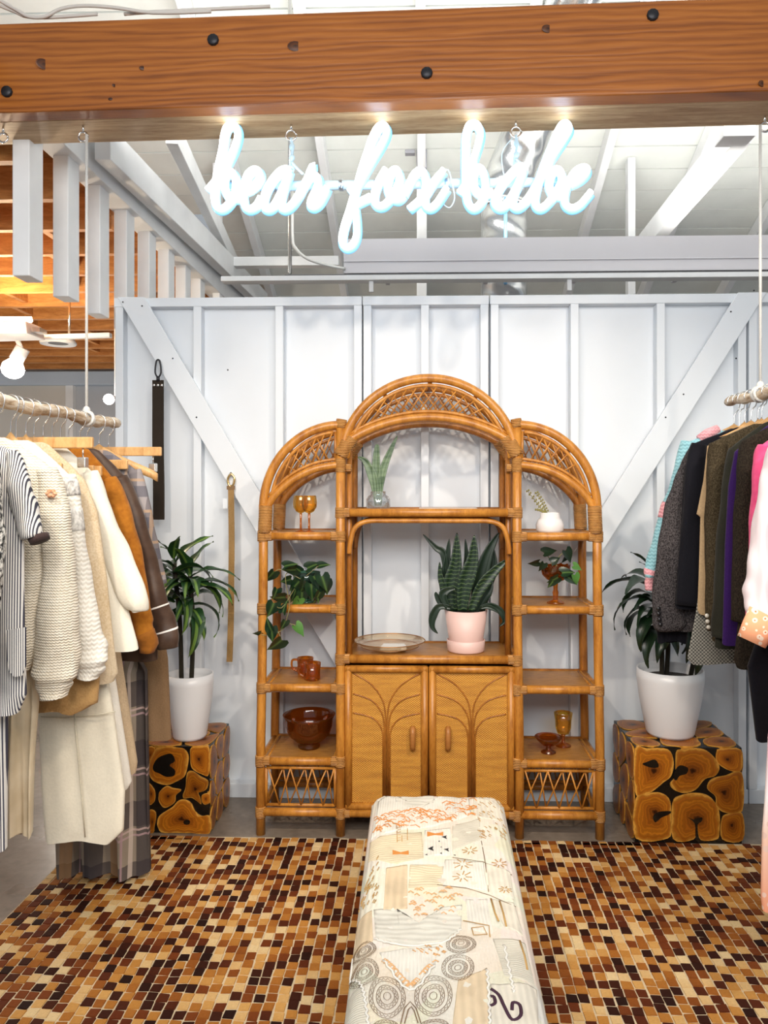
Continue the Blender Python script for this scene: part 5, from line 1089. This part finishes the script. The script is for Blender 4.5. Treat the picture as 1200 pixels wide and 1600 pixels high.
for me, px, py, ad, s in ((hd_, 850, 864, 20, 1.1), (hd_, 842, 878, 200, .9), (hd_, 850, 880, 245, .8), (hd_, 884, 860, 300, 1.15), (hd_, 886, 866, 250, .9), (hm, 878, 895, 10, 1.1), (hm, 872, 902, 215, 1.0), (hm, 885, 900, 330, 1.2), (hb, 896, 884, 340, .8), (hb, 898, 898, 290, .9), (hm, 866, 905, 240, .9), (hd_, 862, 878, 30, .8)):
    leaf_at(t, me, px, py, 3.40+random.uniform(-.02, .02), ad, s*1.05, 1.0+random.uniform(-.3, .3))
for pts in ([(865, 890), (858, 872), (852, 866)], [(868, 890), (872, 872), (884, 860)], [(872, 888), (866, 875), (862, 870)], [(860, 890), (850, 880), (843, 878)]): G().tube(sm([at(x, y, 3.42) for x, y in pts], 4), .0018, 6).make('vine', VINE, t)
# white jar with sprigs
c = onshelf(859, 3.47, st(Z1)); t = thing('sprig_vase', 'white ceramic jar vase with budding sprigs, top right shelf', 'vase', c)
G().lathe(c, [(0, 0), (.056, 0), (.062, .012), (.063, .035), (.056, .055), (.044, .066), (.043, .09), (.040, .09), (.040, .066), (.05, .05), (.05, .02), (0, .01)], 32).make('jar', IRID.m, t)
SPG = plain('sprig_stem', (.13, .11, .05), .7); BUD = plain('sprig_bud', (.24, .22, .06), .6)
for pts in ([(856, 805), (846, 795), (836, 782), (824, 767)], [(857, 805), (852, 795), (846, 782), (838, 770)], [(855, 806), (848, 800), (838, 797)]):
    P = sm([at(x, y, 3.47) for x, y in pts], 6); G().tube(P, .0016, 5).make('sprig', SPG, t); g = G()
    for i, p in enumerate(P[3:]): g.sphere(p+V((.006*(1 if i % 2 else -1), 0, .003)), (.0042, .004, .0055), 6, 4)
    g.make('buds', BUD, t, kind='stuff')
# clear jar with cut leaves
def blade(t, me_name, mat, pts, w, Y, n=10, base=.5):
    P = sm([at(x, y, Y) for x, y in pts], 6); g = G(); rings = []; N = len(P)
    for i, p in enumerate(P):
        u = i/(N-1); tn = (P[min(i+1, N-1)]-P[max(i-1, 0)]).normalized(); sd = V((tn.z, 0, -tn.x)); ww = w*(base+(1-base)*math.sin(min(1, u*1.6)*math.pi/2))*(1-max(0, u-.45)/.55)**.75 if i < N-1 else .0004
        d = V((0, 1, 0)); rings.append([p-sd*ww-d*ww*.35, p-sd*ww*.5, p+d*ww*.08, p+sd*ww*.5, p+sd*ww-d*ww*.35])
    g.loft(rings, False, False, closed=False); return g.make('leaf', mat, t, solid=.0025)
CUT = NB('grey_green_leaf'); CUT.out(CUT.ramp(CUT.noise(CUT.co((1, 1, 6)), 9, 3), [(.35, (.06, .11, .055)), (.65, (.17, .25, .14))]), .4)
c = onshelf(591, 3.49, st(ZCS)); t = thing('cutting_vase', 'clear glass jar with three cut snake-plant leaves, middle shelf', 'vase', c)
G().lathe(c, [(0, 0), (.05, 0), (.056, .01), (.056, .045), (.046, .06), (.036, .066), (.036, .082), (.0335, .082), (.0335, .066), (.05, .045), (.05, .012), (0, .008)], 32).make('jar', CLEAR, t); G().lathe(c, [(0, .01), (.048, .012), (.048, .035), (0, .036)], 24).make('water', glassy('water', (.9, .94, .95), .1), t)
for pts, w in (([(593, 790), (594, 760), (600, 730), (612, 700), (621, 681)], .019), ([(591, 790), (590, 760), (588, 730), (589, 700), (590, 694)], .021), ([(590, 790), (586, 760), (580, 738), (570, 720), (559, 714)], .023)): blade(t, 'leaf', CUT.m, pts, w, 3.49)
# cards on the middle shelf
a = onshelf(655, 3.42, st(ZCS)); b2 = onshelf(745, 3.45, st(ZCS)); o = G().box((a.x, 3.42, a.z), (b2.x, 3.52, a.z+.006)).make('paper_stack', paint('white_card', (.82, .81, .78), .6), None, origin=a); tag(o, 'thin stack of white cards lying on the middle shelf', 'paper')
# wire tray with cards
c = onshelf(609, 3.49, st(ZCT)); t = thing('glass_tray', 'round shallow amber glass and wire tray on the cabinet top', 'tray', c); rt = .163
G().lathe(c, [(0, .004), (.08, .004), (rt*.8, .018), (rt, .042), (rt*.985, .044), (rt*.78, .021), (.075, .007), (0, .007)], 48).make('dish', glassy('pale_amber_glass', (.96, .87, .74), .06), t)
GW = plain('copper_wire', (.45, .22, .07), .3, .8)
G().tube([c+V((rt*math.cos(k*.1309), rt*math.sin(k*.1309), .044)) for k in range(49)], .0022, 6).make('rim', GW, t); G().tube([c+V((rt*.82*math.cos(k*.1309), rt*.82*math.sin(k*.1309), .02)) for k in range(49)], .0018, 6).make('ring', GW, t); G().tube([c+V((.07*math.cos(k*.2618), .07*math.sin(k*.2618), .002)) for k in range(25)], .0022, 6).make('foot_ring', GW, t)
for k in range(4): G().box((c.x-.042+.004*k, 3.43, c.z+.009+.004*k), (c.x+.078-.003*k, 3.51, c.z+.0125+.004*k)).make('card', paint('card_stock', (.84, .83, .80), .6), None, origin=(c.x, 3.46, c.z+.009+.004*k))
for k, o in enumerate([o for o in COL.objects if o.name.startswith('card') and o.parent is None]): tag(o, ['bottom', 'second lowest', 'second highest', 'topmost'][k]+' white card of the small stack on the amber tray', 'card', 'cards on the amber tray')
# snake plant
c = onshelf(728, 3.48, st(ZCT)); t = thing('potted_snake_plant', 'snake plant in a pale pink pot and saucer on the cabinet', 'potted plant', c)
PNK = paint('pale_pink_glaze', (.76, .53, .48), .4, .03, 3, 0)
G().lathe(c, [(0, 0), (.082, 0), (.085, .006), (.088, .052), (.085, .054), (.080, .048), (.078, .012), (0, .01)], 40).make('saucer', PNK, t); G().lathe(c, [(0, .012), (.068, .012), (.074, .02), (.099, .19), (.095, .19), (.092, .175), (0, .175)], 40).make('pot', PNK, t); G().lathe(c, [(0, .182), (.092, .178)], 24).make('soil', SOIL, t)
SNK = NB('snake_leaf'); sz_ = SNK.math('ADD', SNK.math('MULTIPLY', SNK.sep(SNK.co())[2], 330), SNK.math('MULTIPLY', SNK.noise(SNK.co((1, 1, .35)), 40, 3), 9)); SNK.out(SNK.ramp(SNK.math('SINE', sz_), [(.35, (.006, .020, .009)), (.8, (.024, .055, .020)), (1, (.075, .115, .045))]), .35)
SND = NB('snake_leaf_dark'); SND.out((.008, .022, .011), .35)
for pts, w, dy, mt in (
    ([(708, 955), (704, 920), (712, 880), (714, 832)], .034, -.02, SNK.m), ([(722, 955), (726, 915), (738, 875), (741, 836)], .034, -.05, SNK.m), ([(700, 955), (694, 915), (698, 880), (702, 842)], .022, .02, SND.m), ([(742, 955), (748, 915), (762, 865), (780, 832)], .030, .01, SND.m), ([(735, 955), (750, 920), (775, 890), (797, 872)], .024, -.06, SNK.m), ([(700, 950), (694, 920), (688, 900), (687, 878)], .015, -.03, SNK.m), ([(752, 955), (762, 910), (770, 880), (769, 853)], .026, .03, SND.m), ([(700, 940), (694, 870), (680, 855), (661, 835)], .015, .02, SND.m), ([(725, 955), (728, 900), (729, 870), (727, 842)], .014, .03, SND.m),
    ([(715, 955), (714, 930), (718, 905), (716, 890)], .04, .0, SND.m), ([(740, 955), (752, 930), (762, 915), (768, 905)], .035, .0, SND.m), ([(705, 948), (690, 943), (682, 930), (681, 925)], .012, -.05, SND.m), ([(700, 950), (692, 930), (700, 922), (712, 920)], .018, -.06, SND.m), ([(705, 950), (686, 948), (676, 965), (676, 980), (684, 990)], .016, -.06, SND.m), ([(750, 950), (766, 946), (782, 955), (788, 970), (780, 979)], .014, -.06, SND.m), ([(752, 950), (762, 948), (772, 952), (779, 958)], .010, -.07, SND.m)):
    blade(t, 'leaf', mt, pts, w*1.15, 3.48+dy)
